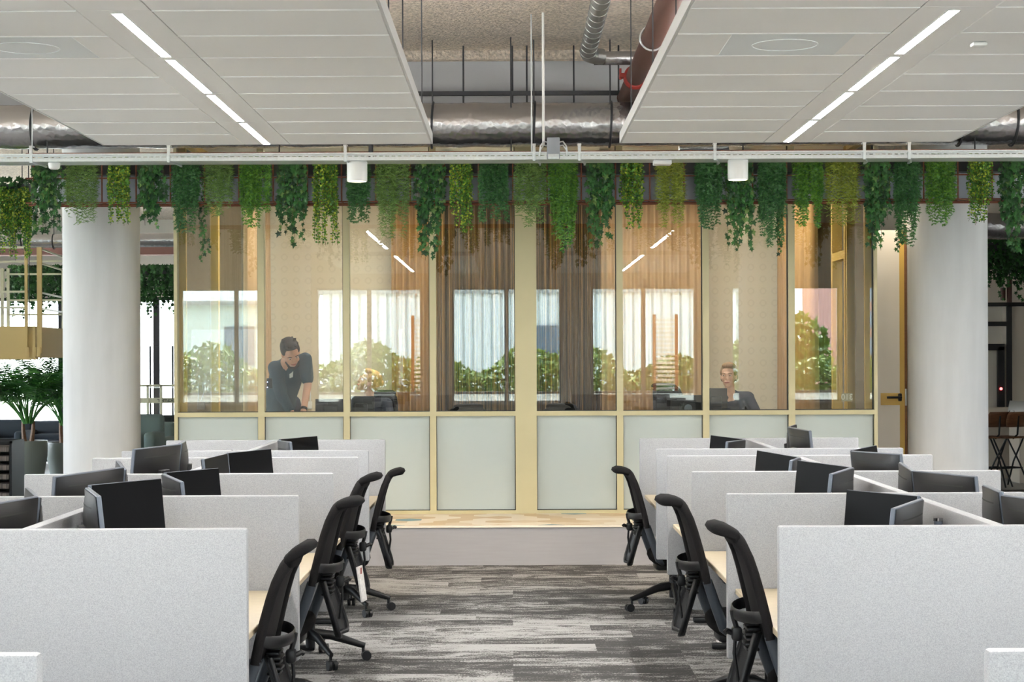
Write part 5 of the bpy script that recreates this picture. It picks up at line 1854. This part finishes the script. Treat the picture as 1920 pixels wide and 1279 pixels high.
b = MB(); q0, q1 = at(279, 0, 30).x - at(300, 0, 30).x, at(321, 0, 30).x - at(300, 0, 30).x; zt_ = at(300, 649, 30).z
b.tube([(q0, 0, 0), (q0, 0, zt_), (q1, 0, zt_), (q1, 0, 0)], .022, 4); b.build('tube', M['dark'], fr)

# ================================================================== FAR RIGHT: COFFEE BAR
YW = 27.0
b = MB()
xw0 = 4.0
dx0, dx1 = at(1846, 0, YW).x, at(1884, 0, YW).x
px0, px1 = at(1890, 0, YW).x, XR
zt1, zt2 = at(1880, 571, YW).z, at(1880, 608, YW).z
b.box(xw0, XR, YW, YW + .2, zt1, ZS - .004); b.box(dx1, XR, YW, YW + .2, 0, zt1); b.box(xw0, dx0 - .6, YW, YW + .2, 0, zt1)
struct(b.build('wall_bar', M['stone'], smooth=0))
b = MB()
b.box(xw0, XR, YW - .05, YW, zt1 - .03, zt1 + .03)
b.box(dx1, dx1 + .075, YW - .05, YW, 0, zt1)
b.box(dx0 - .6, dx1, YW - .05, YW + .02, zt2 - .03, zt2 + .04)
xm = at(1868, 0, YW).x
b.box(xm, xm + .10, YW - .02, YW + .06, 0, zt2 - .35); b.box(dx0 - .6, xm + .1, YW - .02, YW + .06, zt2 - .40, zt2 - .3)
struct(b.build('door_3', M['black'], smooth=0))
b = MB(); b.box(dx0 - .6, dx1, YW + .2, YW + .25, 0, ZS - .004)
struct(b.build('wall_bar_back', M['wall'], smooth=0))
o = MB().ell((at(1876, 729, YW).x, YW - .03, at(1876, 729, YW).z), (.022, .012, .022)).build('indicator', M['redled'])
tag(o, 'small glowing red indicator on the black door frame', 'indicator light')
for (p, y0_, y1_, lab) in ((1880.5, 540, 563, 'shorter'), (1892.5, 520, 567, 'longer')):
    Y = 23.5
    x = at(p, 550, Y).x
    t_ = thing('pendant_lamp', '%s brown cylinder pendant lamp right of the right column' % lab, 'pendant lamp', (x, Y, at(p, y1_, Y).z))
    h_ = at(p, y0_, Y).z - at(p, y1_, Y).z
    MB().lathe([(.033, 0), (.034, 0), (.034, h_), (0, h_), ], n=20).build('shade', M['pipe'], t_)
    MB().lathe([(0, .012), (.031, .012)], n=20).build('lamp', M['warm_lamp'], t_)
    MB().cyl((0, 0, h_), (0, 0, ZS - at(p, y1_, Y).z), .006, 6).build('cord', M['black'], t_)
wild(at(1845, 0, 22.5).x, at(2080, 0, 22.5).x, 22.5, at(1880, 545, 22.5).z, at(1880, 455, 22.5).z, 220, 7, 'dark greenery hanging over the coffee bar right of the column', .35)
dr_ = thing('air_duct', 'crumpled foil duct above the coffee bar', 'air duct')
MB().tube([(5.2, 21.3, at(1880, 418, 21.3).z), (5.9, 21.3, at(1880, 425, 21.3).z), (8.2, 21.3, at(1880, 416, 21.3).z)], .16, 28).build('foil_tube', M['foil'], dr_, smooth=60)
YBR = 24.3
zc_ = at(1890, 784, YBR).z
bx0 = at(1830, 0, YBR).x
bar = thing('bar_counter', 'wooden bar counter on a pale stone block right of the column', 'counter', (0, 0, 0))
MB().rbox((at(1945, 0, YBR).x, YBR, zc_ - .03), (at(1945, 0, YBR).x*2 - bx0*2, .75, .06), .006).build('countertop', M['counter'], bar)
xs0 = at(1900, 0, YBR).x
MB().rbox((xs0 + .5, YBR + .05, (zc_ - .06)/2), (1.0, .5, zc_ - .06), .006).build('stone_block', M['stone'], bar)
o = MB().rbox((at(1900, 0, 25.2).x, 25.2, at(1900, 790, 25.2).z/2 + .07), (3.2, .08, at(1900, 755, 25.2).z), .01).build('low_wall', M['stone'])
tag(o, 'low pale ledge behind the bar counter', 'ledge')
lp = thing('laptop', 'open silver laptop on the bar counter', 'laptop', (at(1893, 782, YBR).x, YBR, zc_), R(-62))
MB().rbox((0, 0, .01), (.31, .22, .014), .004).build('keyboard_base', M['laptop'], lp)
MB().rbox((0, .125, .125), (.31, .008, .23), .003, Euler((R(-14), 0, 0))).build('lid', M['laptop'], lp)
gl = thing('drinking_glass', 'glass of amber drink beside the laptop', 'glass', (at(1890, 782, YBR).x - .02, YBR - .25, zc_))
MB().lathe([(.0, 0), (.03, 0), (.036, .11), (.034, .11), (.028, .006), (0, .006)], n=20).build('tumbler', M['wglass'], gl)
MB().lathe([(.0, .007), (.027, .007), (.031, .07), (0, .07)], n=20).build('drink', mat('amber_drink', srgb(196, 122, 50), .2), gl)
st0 = None
def stool(x, y, rz, lab):
    global st0
    if st0 is None:
        o = thing('bar_stool', lab, 'bar stool', (0, 0, 0), 0, 'bar stools at the counter')
        MB().rbox((0, 0, .66), (.36, .36, .025), .012, seg=3).build('seat', M['walnut'], o)
        vs, fs = [], []
        for i, z in enumerate((.80, .88, .96, 1.0)):
            for j in range(9):
                u = j/8*2 - 1
                w_ = (.155, .175, .17, .15)[i]
                vs.append((u*w_, -.19 + .03*u*u - .02*i, z))
        for i in range(3):
            for j in range(8): fs.append((i*9+j, i*9+j+1, i*9+j+10, i*9+j+9))
        bk = MB().add(vs, fs).build('backrest', M['walnut'], o, smooth=180)
        md = bk.modifiers.new('thick', 'SOLIDIFY'); md.thickness = .012
        MB().tube([(0, -.12, .645), (0, -.20, .70), (0, -.225, .95)], .013, 8).build('back_bar', M['black'], o)
        for sx_ in (-1, 1):
            for sy in (-1, 1):
                MB().tube([(sx_*.15, sy*.15, .645), (sx_*.17, -sy*.05, .33), (sx_*.21, -sy*.2, 0)], .012, 6).build('leg', M['black'], o)
        MB().tube([(-.18, -.1, .25), (.18, -.1, .25), (.18, .1, .25), (-.18, .1, .25)], .009, 6, closed=True).build('foot_rail', M['black'], o)
        st0 = o
    else: o = dup(st0)
    o['label'] = lab; o.location = (x, y, 0); o.rotation_euler = (0, 0, rz)
stool(at(1853, 0, 23.6).x, 23.6, R(20), 'walnut bar stool half hidden by the right column')
stool(at(1884, 0, 23.6).x, 23.6, R(28), 'walnut bar stool standing before the stone block of the bar')
